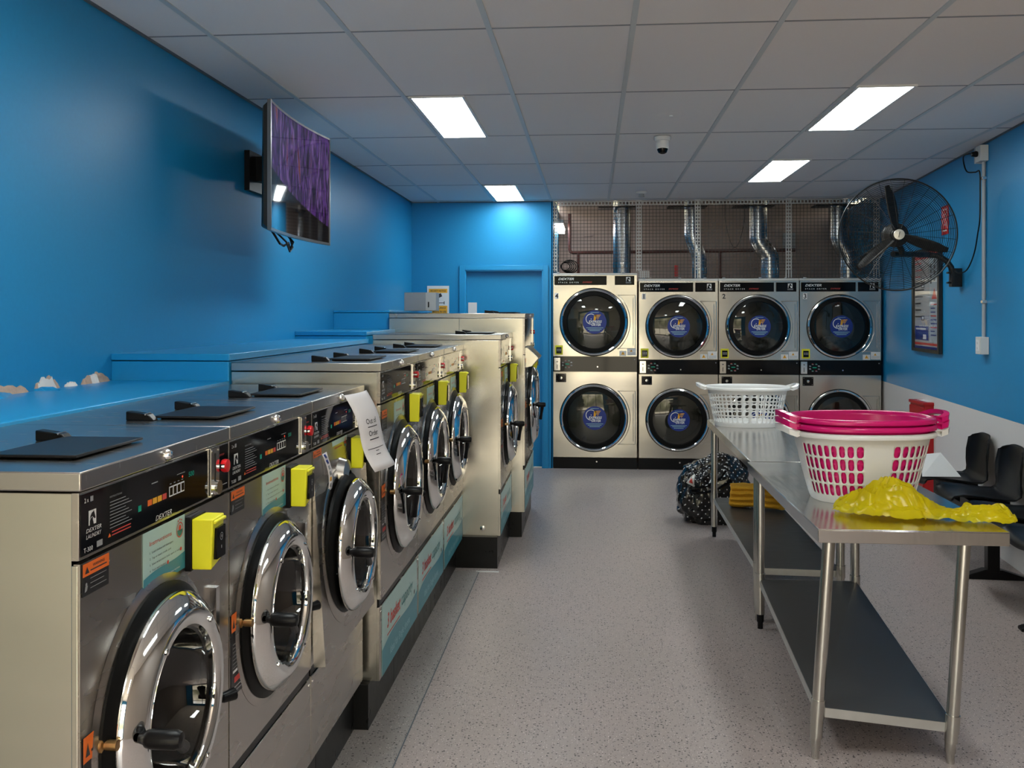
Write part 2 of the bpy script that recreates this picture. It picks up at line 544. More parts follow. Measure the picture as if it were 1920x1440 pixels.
        for k in range(L):
            j = (k + 1) % L
            fs.append((k, L + k, L + j, j))
            fs.append((2 * L + k, k, j, 2 * L + j))
            fs.append((L + k, 3 * L + k, 3 * L + j, L + j))
            fs.append((2 * L + j, 3 * L + j, 3 * L + k, 2 * L + k))
        return self.add(vs, fs, m)
    def build(self, name, parent=None, label=None, bevel=0., smooth=35, solid=0., merge=False, loc=None):
        me = bpy.data.meshes.new(name)
        me.from_pydata([tuple(v) for v in self.v], [], self.f)
        for m in self.mats: me.materials.append(m)
        me.polygons.foreach_set('material_index', self.mi)
        if self.uv:
            ul = me.uv_layers.new(name='UVMap')
            for lp in me.loops:
                ul.data[lp.index].uv = self.uv.get(lp.vertex_index, (0, 0))
        if merge:
            bm = bmesh.new(); bm.from_mesh(me)
            bmesh.ops.remove_doubles(bm, verts=bm.verts, dist=1e-5)
            bmesh.ops.recalc_face_normals(bm, faces=bm.faces)
            bm.to_mesh(me); bm.free()
        if smooth:
            me.shade_smooth()
            me.set_sharp_from_angle(angle=radians(smooth))
        o = bpy.data.objects.new(name, me)
        COL.objects.link(o)
        if loc: o.location = loc
        if parent: o.parent = parent
        if solid:
            s = o.modifiers.new('solid', 'SOLIDIFY'); s.thickness = solid; s.offset = 0
        if bevel:
            b = o.modifiers.new('bevel', 'BEVEL'); b.width = bevel; b.segments = 2; b.limit_method = 'ANGLE'; b.angle_limit = radians(40)
            b.harden_normals = False
        if label: o['label'] = label
        return o

def thing(name, loc, label, cat, rz=0., group=None):
    o = bpy.data.objects.new(name, None)
    COL.objects.link(o)
    o.empty_display_size = .1
    o.location = loc
    o.rotation_euler = (0, 0, rz)
    tag(o, label, cat, group)
    return o
def tag(o, label, cat, group=None):
    o['label'] = label; o['category'] = cat
    if group: o['group'] = group
    return o
def struct(o, label=None):
    o['kind'] = 'structure'
    if label: o['label'] = label
    return o

# ------------------------------------------------------------------ room shell
LX = -1.92                 # left wall
BY = 10.10                 # back wall / dryer fronts
CZ = 2.82                  # ceiling
FY = -2.6                  # shop front behind the camera
RWY0, RWX0, RK = 10.165, 2.99, (2.99 - 2.686) / (10.165 - 6.279)
def rwx(y):                # the right wall runs slightly askew
    return RWX0 + (y - RWY0) * RK
RANG = math.atan(RK)
RF = rwx(FY)

b = MB(M['floor']); b.box(-2.2, 3.4, FY - .2, 12.2, -.1, 0)
struct(b.build('floor'))
b = MB(M['pave']); b.box(-14, 14, -30, FY - .2, -.16, -.03)
struct(b.build('trim_1'), 'pale street paving outside the shop')

# ceiling: slab with tiles, T bars as its part
b = MB(M['ceil']); b.box(LX - .1, 3.3, FY - .1, BY + .02, CZ, CZ + .06)
ceil = struct(b.build('ceiling'))
b = MB(M['grid'])
XS = [-1.63 + .6 * k for k in range(8)]
YS = [3.99 - 1.2 * k for k in range(6, 0, -1)] + [3.99 + 1.2 * k for k in range(6)]
for x in XS:
    yend = BY
    ys = FY
    if x > RF: ys = RWY0 + (x - RWX0) / RK
    b.box(x - .012, x + .012, max(FY, ys), yend, CZ - .0045, CZ + .001)
for y in YS:
    b.box(LX, rwx(y), y - .006, y + .006, CZ - .002, CZ + .001, M['grid_dark'])
b.build('ceiling_grid', ceil, label='pale grey ceiling grid bars')
b = MB(M['shadow_line'])
b.box(LX, LX + .012, FY, BY, CZ - .010, CZ - .0005)
b.box(LX, -.42, BY - .012, BY, CZ - .010, CZ - .0005)
b.add([(rwx(FY), FY, CZ - .01), (rwx(FY) - .012, FY, CZ - .01), (rwx(BY) - .012, BY, CZ - .01), (rwx(BY), BY, CZ - .01),
       (rwx(FY), FY, CZ - .001), (rwx(FY) - .012, FY, CZ - .001), (rwx(BY) - .012, BY, CZ - .001), (rwx(BY), BY, CZ - .001)],
      [(0, 1, 2, 3), (1, 5, 6, 2), (4, 7, 6, 5)])
struct(b.build('trim_2'), 'thin dark edge trim between walls and ceiling')

b = MB(M['blue']); b.box(LX - .12, LX, 1.3, BY + .1, 0, CZ); b.box(LX - .12, LX, FY - .1, 1.3, 0, CZ, M['cream'])
wl = struct(b.build('wall_left'))
# back wall with the door recess and the open bay over the dryers
b = MB(M['blue'])
DX0, DX1, DZ = -1.345, -.515, 2.092
b.box(LX, DX0, BY, BY + .12, 0, CZ)
b.box(DX0, DX1, BY, BY + .12, DZ, CZ)
b.box(DX1, -.418, BY, BY + .12, 0, CZ)
struct(b.build('wall_back'))
b = MB(M['blue']); b.box(-.428, -.412, BY, 12.0, 0, 2.9)
struct(b.build('wall_side'), 'end of blue partition beside the first dryer')
# right wall
def rwall(z0, z1, m, name, off=0.):
    b = MB(m)
    for y0, y1, mm in ((FY - .1, 5.3, M['taupe']), (5.3, 12.1, m)):
      b.add([(rwx(y0) - off, y0, z0), (rwx(y1) - off, y1, z0), (rwx(y1) + .12, y1, z0), (rwx(y0) + .12, y0, z0),
           (rwx(y0) - off, y0, z1), (rwx(y1) - off, y1, z1), (rwx(y1) + .12, y1, z1), (rwx(y0) + .12, y0, z1)],
          [(0, 3, 2, 1), (4, 5, 6, 7), (0, 1, 5, 4), (1, 2, 6, 5), (2, 3, 7, 6), (3, 0, 4, 7)], mm)
    return struct(b.build(name))
rwall(.935, CZ + .1, M['blue'], 'wall_right')
rw2 = rwall(0, .935, M['white_wall'], 'trim_3'); rw2['label'] = 'white painted lower band of the right wall'

# shop front behind the camera
b = MB(M['blue'])
WX0, WX1, WZ1 = -1.75, 1.35, 2.55
b.box(LX, WX0, FY - .1, FY, 0, CZ); b.box(WX1, RF + .1, FY - .1, FY, 0, CZ)
b.box(WX0, WX1, FY - .1, FY, WZ1, CZ)
struct(b.build('wall_front'))
b = MB(M['alu'])
for x in (WX0, -.75, .3, WX1 - .05):
    b.box(x, x + .05, FY - .08, FY - .02, 0, WZ1)
b.box(WX0, WX1, FY - .08, FY - .02, 2.1, 2.15)
b.box(WX0, WX1, FY - .08, FY - .02, 0, .12)
struct(b.build('window_1'))
portal(WX0, WX1, 0, WZ1, FY - .12)

# plant room behind the mesh
b = MB(M['plant_wall']); b.box(-.412, 3.15, 12.0, 12.1, 0, 3.0)
b.box(-.1, .0, 11.97, 12.0, 2.6, 2.62)
struct(b.build('wall_rear'))
b = MB(M['plant_wall']); b.box(-.43, 3.2, BY + .03, 12.1, 3.0, 3.05); b.box(-.43, 3.2, BY + .02, BY + .04, CZ + .0, 3.05)
struct(b.build('trim_4'), 'dim ceiling of the plant room')

# door
d = MB(M['blue']); d.box(DX0 + .002, DX1 - .002, BY + .055, BY + .095, .005, DZ - .002)
door = struct(d.build('door_1', bevel=.002))
f = MB(M['ledge'])
f.box(DX0 - .06, DX0, BY - .018, BY + .0, 0, DZ + .05); f.box(DX1, DX1 + .055, BY - .018, BY + .0, 0, DZ + .05)
f.box(DX0, DX1, BY - .018, BY + .0, DZ, DZ + .05)
f.box(DX0 - .008, DX0 + .012, BY - .01, BY + .055, 0, DZ); f.box(DX1 - .012, DX1 + .008, BY - .01, BY + .055, 0, DZ)
f.box(DX0, DX1, BY - .01, BY + .055, DZ - .012, DZ)
f.build('door_frame', door, bevel=.002)
p = MB(M['plaster_white']); p.box(-1.318, -1.225, BY + .051, BY + .055, 1.50, 1.75)
p.build('push_plate', door, label='beige plate at the left edge of the door')

# ------------------------------------------------------------------ blue ledges behind the washers, plinths, floor strip
def ledge(n, x1, y0, y1, z, label, lip=.03):
    b = MB(M['ledge'])
    b.box(LX, x1, y0, y1, 0, z - lip)
    b.box(LX, x1 + .004, y0 - .004, y1, z - lip + .003, z)
    return struct(b.build('trim_%d' % n, bevel=.003), label)
ledge(5, -1.436, 1.56, 3.685, 1.357, 'low blue ledge behind the nearest washers', .022)
ledge(6, -1.436, 3.69, 6.07, 1.464, 'raised blue ledge behind the middle washers')
ledge(7, -1.45, 6.07, 7.0, 1.512, 'blue ledge step behind the far washer')
ledge(8, -1.50, 7.0, 8.9, 1.653, 'highest blue ledge in the far left corner', .02)

# torn plaster at the foot of the left wall
def patch(y0, y1, z0, hmax, seed, m, peel=0.):
    rnd = random.Random(seed)
    b = MB(m)
    n = 14
    top = []; bot = []
    for k in range(n + 1):
        t = k / n
        y = y0 + (y1 - y0) * t
        h = hmax * (sin(pi * t) ** .45) * (.65 + .45 * rnd.random())
        off = peel * (.5 + .5 * rnd.random()) * sin(pi * t)
        top.append((LX + .004 + off, y, z0 + h)); bot.append((LX + .012 + off * 1.4, y, z0 - .0))
    bk = [(LX - .002, p[1], p[2]) for p in top]
    vs = top + bot + bk
    fs = []
    for k in range(n):
        fs.append((n + 1 + k, n + 2 + k, k + 1, k)); fs.append((k, k + 1, 2 * (n + 1) + k + 1, 2 * (n + 1) + k))
    b.add(vs, fs)
    return b
for k, (y0, y1, h, mm, pe) in enumerate([(2.80, 3.12, .033, 'plaster', 0), (3.155, 3.31, .045, 'plaster', 0), (3.165, 3.285, .052, 'plaster_white', .004),
                                         (3.345, 3.42, .016, 'plaster_white', .01), (3.46, 3.67, .04, 'plaster', .006), (3.50, 3.58, .034, 'plaster_white', .012),
                                         (2.7, 3.02, .016, 'ledge', .05), (3.15, 3.22, .012, 'ledge', .05)]):
    patch(y0, y1, 1.357, h, 10 + k, M[mm], pe).build('plaster_patch', wl, smooth=20, label={'plaster': 'bare brown plaster patch', 'plaster_white': 'torn white paint edge', 'ledge': 'peeled blue paint flap'}[mm])

def plinth(n, x1, y0, y1, z, label, tiles=4):
    b = MB(M['plinth'])
    L = (y1 - y0) / tiles
    for k in range(tiles):
        b.box(-1.5, x1, y0 + L * k + .001, y0 + L * (k + 1) - .001, 0, z)
    return struct(b.build('trim_%d' % n, bevel=.0015), label)
plinth(9, -.925, -1.0 + 2.6, 3.665, .20, 'black tiled plinth under the nearest washers')
plinth(10, -.868, 3.665, 6.075, .18, 'black tiled plinth under the middle washers', 5)
plinth(11, -.602, 6.075, 6.95, .20, 'black tiled plinth under the far washer', 2)
plinth(12, -.510, 6.952, 8.02, .18, 'black tiled plinth under the tallest washer', 2)

def strip_mat():
    m = M['floor'].copy(); m.name = 'speckled_border'
    for n in m.node_tree.nodes:
        if n.type == 'MIX' and not n.inputs[6].is_linked and not n.inputs[7].is_linked:
            n.inputs[6].default_value = (.30, .275, .26, 1); n.inputs[7].default_value = (.37, .34, .325, 1)
    return m
M['strip'] = strip_mat()
b = MB(M['strip'])
ys = [FY, 2.2, 2.8, 3.37, 3.80, 4.25, 4.75, 5.3, 5.99]
for k in range(len(ys) - 1):
    b.box(-1.2, -.712, ys[k] + .001, ys[k + 1] - .001, -.001, .0035)
struct(b.build('trim_13', bevel=.001), 'grey speckled border tiles along the washer plinth')
b = MB(M['shadow_line']); b.box(-.712, -.707, FY, 5.98, -.001, .0016)
struct(b.build('trim_14'), 'dark joint line between border and floor')
b = MB(M['white']); b.box(-.728, -.585, 5.985, 5.999, -.001, .005)
struct(b.build('trim_15'), 'short white strip closing the floor border')

# ------------------------------------------------------------------ label graphics (all in the XZ plane facing -Y)
def wave(b, x0, x1, z0, zh, y, m, amp, rise):
    n = 18
    top = []
    for k in range(n + 1):
        t = k / n
        top.append((x0 + (x1 - x0) * t, z0 + zh + rise * t + amp * sin(t * 5.2 + .4)))
    vs = [(p[0], y, p[1]) for p in top] + [(p[0], y, z0) for p in top]
    b.add(vs, [(n + 1 + k, n + 2 + k, k + 1, k) for k in range(n)], m)

def instructions(parent, x0, x1, z0, z1, y):
    b = MB(M['mint'])
    w, h = x1 - x0, z1 - z0
    b.box(x0, x1, y, y + .001, z0, z1)
    e = .0006
    wave(b, x0, x1, z0, h * .20, y - e, M['teal'], h * .03, h * .14)
    b.text('Instructions', x0 + .13 * w, z1 - .26 * h, .075 * h, y - 2 * e, M['red_ink'], w=.52 * w)
    for k, (s, ww) in enumerate([('1.  Load clothes and detergent', .56), ('2.  Tap or insert credit card', .50), ('3.  Select temperature (cold, warm or hot)', .72), ('4.  Push start button', .38)]):
        b.text(s, x0 + .13 * w, z1 - (.40 + .105 * k) * h, .036 * h, y - 2 * e, M['dark_ink'], w=ww * w)
    b.text('Pet laundry NOT permitted in these machines', x0 + .12 * w, z0 + .07 * h, .034 * h, y - 2 * e, M['white'], w=.74 * w)
    cx, cz, r = x0 + .86 * w, z1 - .24 * h, .085 * w
    b.ring(cx, cz, r * .86, r, y - 2 * e, M['red_ink'])
    b.disc(cx, cz + r * .25, r * .42, y - 2 * e, M['red_ink'], 12)
    b.poly([(cx + r * .8 * cos(a), cz + r * .8 * sin(a)) for a in [pi + pi * k / 12 for k in range(13)]], y - 2 * e, M['teal_ink'])
    for dx in (-.5, 0, .5):
        b.disc(cx + dx * r, cz + r * (1.35 - abs(dx) * .3), r * .14, y - 2 * e, M['red_ink'], 8)
    for px, pz in ((.885, .60), (.56, .71)):
        b.disc(x0 + px * w, z1 - pz * h, .022 * w, y - 2 * e, M['red_ink'], 12)
    return b.build('instruction_sticker', parent, smooth=0, label='pale mint instruction sticker with teal wave and red title')

def warning(parent, x0, x1, z0, z1, y, tall=False):
    b = MB(M['black_label'])
    w, h = x1 - x0, z1 - z0
    b.box(x0, x1, y, y + .0008, z0, z1)
    e = .0006
    zo = z1 - (h * .40 if not tall else h * .22)
    b.rect(x0, x1, zo, z1, y - e, M['orange'])
    oh = z1 - zo
    b.text('WARNING', x0 + .36 * w, zo + .55 * oh, .22 * oh, y - 2 * e, M['dark_ink'], w=.45 * w, bold=.01)
    b.rect(x0 + .27 * w, x0 + .9 * w, zo + .28 * oh, zo + .38 * oh, y - 2 * e, M['dark_ink'])
    b.poly([(x0 + .07 * w, zo + .2 * oh), (x0 + .23 * w, zo + .2 * oh), (x0 + .15 * w, zo + .72 * oh)], y - 2 * e, M['dark_ink'])
    n = 3 if not tall else 7
    hb = (zo - z0)
    for k in range(n):
        zz = zo - hb * (.2 + (.75 if not tall else .42) * k / n)
        b.rect(x0 + (.28 if not tall else .1) * w, x0 + (.9 - .1 * (k % 2)) * w, zz - .012 * hb / n * 3, zz + .012 * hb / n * 5, y - e, M['grey_ink'])
    if not tall:
        b.disc(x0 + .13 * w, zo - .42 * hb, .035 * w, y - e, M['grey_ink'], 10)
        b.poly([(x0 + .09 * w, zo - .5 * hb), (x0 + .19 * w, zo - .5 * hb), (x0 + .15 * w, zo - .75 * hb), (x0 + .07 * w, zo - .8 * hb)], y - e, M['grey_ink'])
    else:
        b.rect(x0 + .62 * w, x0 + .78 * w, z0 + .36 * hb, z0 + .5 * hb, y - e, M['white'])
        b.rect(x0 + .1 * w, x0 + .42 * w, z0 + .36 * hb, z0 + .4 * hb, y - e, M['white'])
        b.rect(x0 + .2 * w, x0 + .85 * w, z0 + .20 * hb, z0 + .29 * hb, y - e, M['red_ink'])
        for k in range(2):
            b.rect(x0 + .12 * w, x0 + .88 * w, z0 + (.06 + .06 * k) * hb, z0 + (.08 + .06 * k) * hb, y - e, M['grey_ink'])
    return b.build('warning_sticker', parent, smooth=0, label='orange and black warning sticker')

def horse(b, x, z, s, y, mw, mk):
    """white square with a dark horse head arching inside it"""
    b.rect(x, x + s, z, z + s, y, mw)
    y2 = y - .0006
    pts = [(.12, 0), (.12, .35), (.2, .62), (.38, .82), (.58, .88), (.62, .96), (.70, .84), (.84, .52), (.88, .40), (.76, .34), (.66, .44), (.54, .50), (.50, .36), (.60, .14), (.64, 0)]
    b.poly([(x + p[0] * s, z + p[1] * s) for p in pts], y2, mk)
    b.ring(x + .42 * s, z + .18 * s, .34 * s, .38 * s, y2 - .0004, mw, pi * .45, pi * .95, 10)

def basket_sign(parent, x0, x1, z0, z1, y):
    b = MB(M['mint'])
    w, h = x1 - x0, z1 - z0
    b.box(x0, x1, y, y + .001, z0, z1)
    e = .0006
    wave(b, x0, x1, z0, h * .34, y - e, M['teal'], h * .06, h * .16)
    b.text('3', x0 + .12 * w, z1 - .42 * h, .20 * h, y - 2 * e, M['red_ink'], shear=.2, bold=.02)
    b.text('basket', x0 + .20 * w, z1 - .42 * h, .20 * h, y - 2 * e, M['red_ink'], w=.27 * w, shear=.2, bold=.02)
    b.text('capacity', x0 + .51 * w, z1 - .42 * h, .20 * h, y - 2 * e, M['teal_ink'], w=.34 * w, shear=.2)
    b.rect(x0 + .12 * w, x0 + .46 * w, z1 - .535 * h, z1 - .515 * h, y - 2 * e, M['red_ink'])
    b.text('Ideal for Single doona', x0 + .20 * w, z0 + .13 * h, .12 * h, y - 2 * e, M['pale_teal'], w=.55 * w)
    b.disc(x0 + .90 * w, z0 + .5 * h, .015 * w, y - 2 * e, M['dark_ink'], 10)
    return b.build('capacity_sign', parent, smooth=0, label='mint and teal sign reading 3 basket capacity')

# ------------------------------------------------------------------ washing machines
def washer(loc, w, H, label, kind='small', group=None, depth=.545, band=.16, tilt=False, torn_label=False):
    """local frame: front at y=0 facing -Y, width along x, z from the plinth"""
    zb = loc[2]
    t = thing('washing_machine', loc, label, 'washing machine', pi / 2, group)
    capz = H - .034
    big = kind != 'small'
    cz0 = H - (.154 if not big else (band if kind == 'mid' else .30))   # bottom of the control band
    pz0 = (.505 if not big else .50) - zb                                # bottom of the front panel
    if kind == 'tall': pz0 = .52 - zb
    cx = (.30 if not big else .375 * w / .8)
    cz = (.827 if not big else .885) - zb
    R = .224 if not big else .26
    if kind == 'tall': R, cz = .30, .925 - zb
    # cabinet
    b = MB(M['steel'])
    b.box(.003, w - .003, .012, depth, 0, capz - .003, skip='f')
    b.box(.006, w - .006, .013, .05, cz0, capz - .006)
    b.box(.002, .03, .0, .012, pz0 + .0, cz0 - .008)
    b.box(w - .03, w - .002, .0, .012, pz0, cz0 - .008)
    b.build('cabinet', t, bevel=.0015)
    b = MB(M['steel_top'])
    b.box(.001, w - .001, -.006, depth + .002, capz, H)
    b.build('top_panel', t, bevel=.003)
    # cap lock
    b = MB(M['chrome']); b.lathe([(.013, 0), (.013, -.004), (.008, -.012), (.0, -.013)], (w * .49, -.006, H - .018), 'y', 16)
    b.build('cap_lock', t)
    # control band
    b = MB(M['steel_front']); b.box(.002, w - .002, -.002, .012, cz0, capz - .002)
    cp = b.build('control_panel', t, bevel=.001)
    bw = w * .82
    z0, z1 = cz0 + .006, capz - .006
    hh = z1 - z0
    b = MB(M['black_gloss']); b.box(.006, bw, -.0035, -.0015, z0, z1)
    y = -.0042
    if kind != 'tall':
        b.text('2 x', .016, z1 - .15 * hh, .075 * hh, y, M['white'])
        b.rect(.036, .046, z1 - .155 * hh, z1 - .07 * hh, y, M['grey_ink'])
        horse(b, .030, z0 + .46 * hh, .24 * hh, y, M['white'], M['black_gloss'])
        b.text('DEXTER', .022, z0 + .35 * hh, .065 * hh, y, M['white'], w=.052, shear=.2)
        b.text('LAUNDRY', .022, z0 + .25 * hh, .065 * hh, y, M['white'], w=.052, shear=.2)
        b.text('T-300' if not big else 'T-600', .014, z0 + .045 * hh, .075 * hh, y, M['white'], w=.03)
        b.rect(.058, .078, z0 + .05 * hh, z0 + .15 * hh, y, M['grey_ink'])
        sx = w / .685
        b.text('INSTRUCTIONS', .105 * sx, z0 + .78 * hh, .03 * hh, y, M['grey_ink'], w=.045)
        for k in range(9):
            b.rect(.105 * sx, (.165 + .012 * ((k * 7) % 3)) * sx, z0 + (.70 - .055 * k) * hh, z0 + (.712 - .055 * k) * hh, y, M['grey_ink'])
        for k in range(2):
            b.rect(.112 * sx, .185 * sx, z0 + (.18 - .055 * k) * hh, z0 + (.20 - .055 * k) * hh, y, M['red_ink'])
        b.poly([(.098 * sx, z0 + .12 * hh), (.109 * sx, z0 + .12 * hh), (.1035 * sx, z0 + .19 * hh)], y, M['orange'])
        b.rect(.215 * sx, .228 * sx, z0 + .33 * hh, z0 + .44 * hh, y, M['led_green'])
        for k in range(4):
            b.rect((.255 + .022 * k) * sx, (.274 + .022 * k) * sx, z0 + .36 * hh, z0 + .47 * hh, y, [M['orange'], M['amber'], M['amber'], M['red_ink']][k])
        b.rect(.272 * sx, .30 * sx, z0 + .74 * hh, z0 + .76 * hh, y, M['grey_ink'])
        for k in range(4):
            xx = (.352 + .019 * k) * sx
            b.rect(xx, xx + .018 * sx, z0 + .36 * hh, z0 + .56 * hh, y, M['white'])
            b.rect(xx + .003, xx + .016 * sx, z0 + .385 * hh, z0 + .535 * hh, y - .0004, M['black_gloss'])
            b.rect(xx + .004, xx + .012 * sx, z0 + .60 * hh, z0 + .615 * hh, y, M['grey_ink'])
        b.rect(.39 * sx, .43 * sx, z0 + .73 * hh, z0 + .745 * hh, y, M['grey_ink'])
        b.disc(.418 * sx, z0 + .66 * hh, .0025, y, M['led_red'], 10)
        b.text('500', .45 * sx, z0 + .60 * hh, .10 * hh, y, M['led_green'], w=.028)
        b.text('DEXTER', .29 * sx, z0 + .02 * hh, .095 * hh, y, M['white'], w=.075, shear=.25)
    b.build('control_display', cp, smooth=0, label='glossy black control display with white lettering')
    # coin column, red stop button
    b = MB(M['chrome_soft'])
    b.box(bw + .004, bw + .052, -.008, -.0015, z0 - .002, z1 + .002)
    b.box(bw + .024, bw + .030, -.0088, -.008, z0 + .12 * hh, z0 + .9 * hh, M['black'])
    b.lathe([(.017, 0), (.017, -.010), (.0, -.010)], (bw + .030, -.008, z0 + .16 * hh), 'y', 14)
    for dz in (.05, .95):
        for dx in (.009, .046):
            b.lathe([(.0028, 0), (.0028, -.002), (0, -.002)], (bw + dx, -.008, z0 + dz * hh), 'y', 8)
    b.build('coin_slot', cp, smooth=30)
    b = MB(M['black_gloss']); b.box(bw + .054, w - .006, -.0035, -.0015, z0, z1)
    b.text('STOP', bw + .062, z1 - .22 * hh, .04 * hh, y, M['red_ink'], w=.03)
    b.rect(bw + .062, w - .014, z0 + .12 * hh, z0 + .14 * hh, y, M['grey_ink'])
    b.lathe([(.006, 0), (.006, -.014)], (bw + .064, -.0035, z0 + .56 * hh), 'y', 12, M['chrome'])
    b.lathe([(.014, -.006), (.016, -.012), (.015, -.020), (.0, -.022)], (bw + .076, 0, z0 + .56 * hh), 'y', 20, M['red'])
    b.build('stop_button', cp, label='red stop button on black plate')
    # front panel with its round opening
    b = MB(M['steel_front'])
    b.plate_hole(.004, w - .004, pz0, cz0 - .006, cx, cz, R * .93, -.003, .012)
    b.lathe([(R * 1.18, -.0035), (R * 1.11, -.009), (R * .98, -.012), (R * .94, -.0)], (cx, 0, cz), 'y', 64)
    fp = b.build('front_panel', t, smooth=30)
    if tilt:
        # the bottom of this panel has come loose and stands out
        fp.location = (0, 0, 0)
        T = Matrix.Translation((0, 0, cz0)) @ Matrix.Rotation(radians(-3.6), 4, 'X') @ Matrix.Translation((0, 0, -cz0))
        fp.data.transform(T)
        side = MB(M['steel'])
        side.add([T @ Vector(p) for p in [(.002, -.0035, pz0 - .001), (.002, .034, pz0 - .001), (.002, .034, cz0 - .04), (.002, -.0035, cz0 - .04),
                                          (.0038, -.0035, pz0 - .001), (.0038, .034, pz0 - .001), (.0038, .034, cz0 - .04), (.0038, -.0035, cz0 - .04)]],
                 [(0, 1, 2, 3), (4, 7, 6, 5), (0, 4, 5, 1), (0, 3, 7, 4), (1, 5, 6, 2)])
        side.build('panel_flange', fp)
    # kick panel
    b = MB(M['steel_front']); b.box(.004, w - .004, 0, .012, .004, pz0 - .032)
    b.box(.0, .032, .001, .013, .002, pz0 - .03, M['steel']); b.box(w - .032, w, .001, .013, .002, pz0 - .03, M['steel'])
    for xx, zz in ((.018, pz0 - .05), (w - .018, pz0 - .05)):
        b.lathe([(.005, 0), (.005, -.003), (0, -.003)], (xx, .001, zz), 'y', 10, M['chrome_soft'])
    b.build('kick_panel', t, bevel=.001)
    b = MB(M['black']); b.box(.006, w - .006, .004, .02, pz0 - .03, pz0 + .002)
    b.build('seam_gap', t)
    # dark gasket, drum, chrome door
    gy = -.010 if not tilt else -.035
    b = MB(M['rubber'])
    b.lathe([(R * 1.09, gy + .006), (R * 1.09, gy - .004), (R * 1.00, gy - .016), (R * .9, gy - .018), (R * .80, gy + .01), (R * .78, .05), (R * .8, .09)], (cx, 0, cz), 'y', 56)
    b.build('door_gasket', t)
    b = MB(M['drum'])
    prof = [(R * .84, .05)]
    for k in range(1, 9):
        prof += [(R * .84, .05 + .035 * k - .006), (R * .82, .05 + .035 * k)]
    prof += [(R * .82, .35), (R * .3, .36), (0, .34)]
    b.lathe(prof, (cx, 0, cz), 'y', 40)
    for k in range(3):
        a = 2 * pi * k / 3 + .5
        b.tube([(cx + R * .74 * cos(a), .06, cz + R * .74 * sin(a)), (cx + R * .74 * cos(a), .34, cz + R * .74 * sin(a))], .022, 8)
    b.build('drum', t)
    dy = gy - .018
    if tilt: dy -= .012
    dr = MB(M['chrome'])
    dr.lathe([(R * .97, dy + .004), (R * 1.0, dy - .002), (R * 1.0, dy - .010), (R * .985, dy - .016), (R * .86, dy - .038), (R * .83, dy - .041),
              (R * .74, dy - .040), (R * .70, dy - .034), (R * .685, dy - .02), (R * .69, dy + .0)], (cx, 0, cz), 'y', 72)
    for a in (2.2, 3.9, 5.3, .9):
        dr.lathe([(.006, 0), (.006, -.004), (0, -.005)], (cx + R * .79 * cos(a), dy - .041, cz + R * .79 * sin(a)), 'y', 10)
    door = dr.build('door', t)
    g = MB(M['glass'])
    g.lathe([(R * .70, dy - .022), (R * .66, dy - .018), (R * .60, dy + .03), (R * .45, dy + .065), (R * .2, dy + .08), (0, dy + .082)], (cx, 0, cz), 'y', 48)
    g.build('door_glass', door)
    # latch handle on the near side of the ring
    hx, hz = cx - R * .90, cz + .02
    h = MB(M['black'])
    h.lathe([(.008, dy - .035), (.011, dy - .045), (.016, dy - .05), (.018, dy - .06), (.018, dy - .105), (.014, dy - .115), (0, dy - .117)], (hx, 0, hz), 'y', 18)
    ang = -.5 if not big else -1.2
    p0 = Vector((hx, dy - .09, hz)); d1 = Vector((cos(ang), .05, sin(ang)))
    h.tube([p0, p0 + d1 * .03, p0 + d1 * .07 + Vector((0, .004, 0)), p0 + d1 * .115 + Vector((0, .010, -.004))], [.014, .013, .010, .0125], 10)
    h.build('door_handle', door, label='black latch handle')
    b = MB(M['brass']); b.lathe([(.010, 0), (.010, -.034), (0, -.034)], (hx - .030, -.004, hz), 'y', 14)
    b.lathe([(.016, -.0), (.016, -.010), (.010, -.012)], (hx - .030, -.004, hz), 'y', 14)
    b.build('latch_pin', t, label='brass latch pin')
    b = MB(M['black']); b.tube([(w - .10, -.006, cz - .10), (w - .10, -.03, cz - .10), (w - .075, -.045, cz - .10)], [.010, .012, .015], 12)
    b.box(w - .115, w - .095, -.018, -.002, cz - .16, cz + .16, M['chrome_soft'])
    b.build('door_hinge', t)
    # soap hatch on top
    sx = w / .685
    lid = MB(M['lid'])
    lid.box(.13 * sx, .40 * sx, .075, .25, H + .004, H + .010)
    lid.box(.15 * sx, .38 * sx, .09, .24, H, H + .004, M['black'])
    lo = lid.build('soap_lid', t, bevel=.003)
    for xx in (.10, .385):
        hb = MB(M['black'])
        hb.add([(xx * sx, .235, H), (xx * sx + .03, .235, H), (xx * sx + .03, .31, H), (xx * sx, .31, H),
                (xx * sx, .25, H + .016), (xx * sx + .03, .25, H + .016), (xx * sx + .03, .31, H + .024), (xx * sx, .31, H + .024)],
               [(0, 3, 2, 1), (4, 5, 6, 7), (0, 1, 5, 4), (1, 2, 6, 5), (2, 3, 7, 6), (3, 0, 4, 7)])
        hb.lathe([(.006, -.004), (.006, .034)], (xx * sx, .262, H + .013), 'x', 10, M['chrome_soft'])
        hb.build('lid_hinge', lo, bevel=.003)
    # stickers
    fy = -.0045
    if kind == 'small':
        warning(t, .009, .100, cz0 - .065, cz0 - .008, fy)
        if not tilt:
            warning(t, .011, .105, cz - .15, cz + .055, fy, True)
        instructions(t, .235, .428, cz0 - .122, cz0 - .006, fy)
        rx, rz = .432, cz0 - .128
    else:
        warning(t, .015, .11, cz0 - .11, cz0 - .03, fy)
        warning(t, .012, .10, cz - .16, cz + .06, fy, True)
        instructions(t, .26, .47, cz0 - .17, cz0 - .02, fy)
        rx, rz = .515, cz0 - .128
        basket_sign(t, .036, w - .004, .006, pz0 - .034, -.0015)
    # card reader
    rw, rh = .075, .110
    if big: rh = .125
    cr_ = MB(M['yellow'])
    dpt = .066
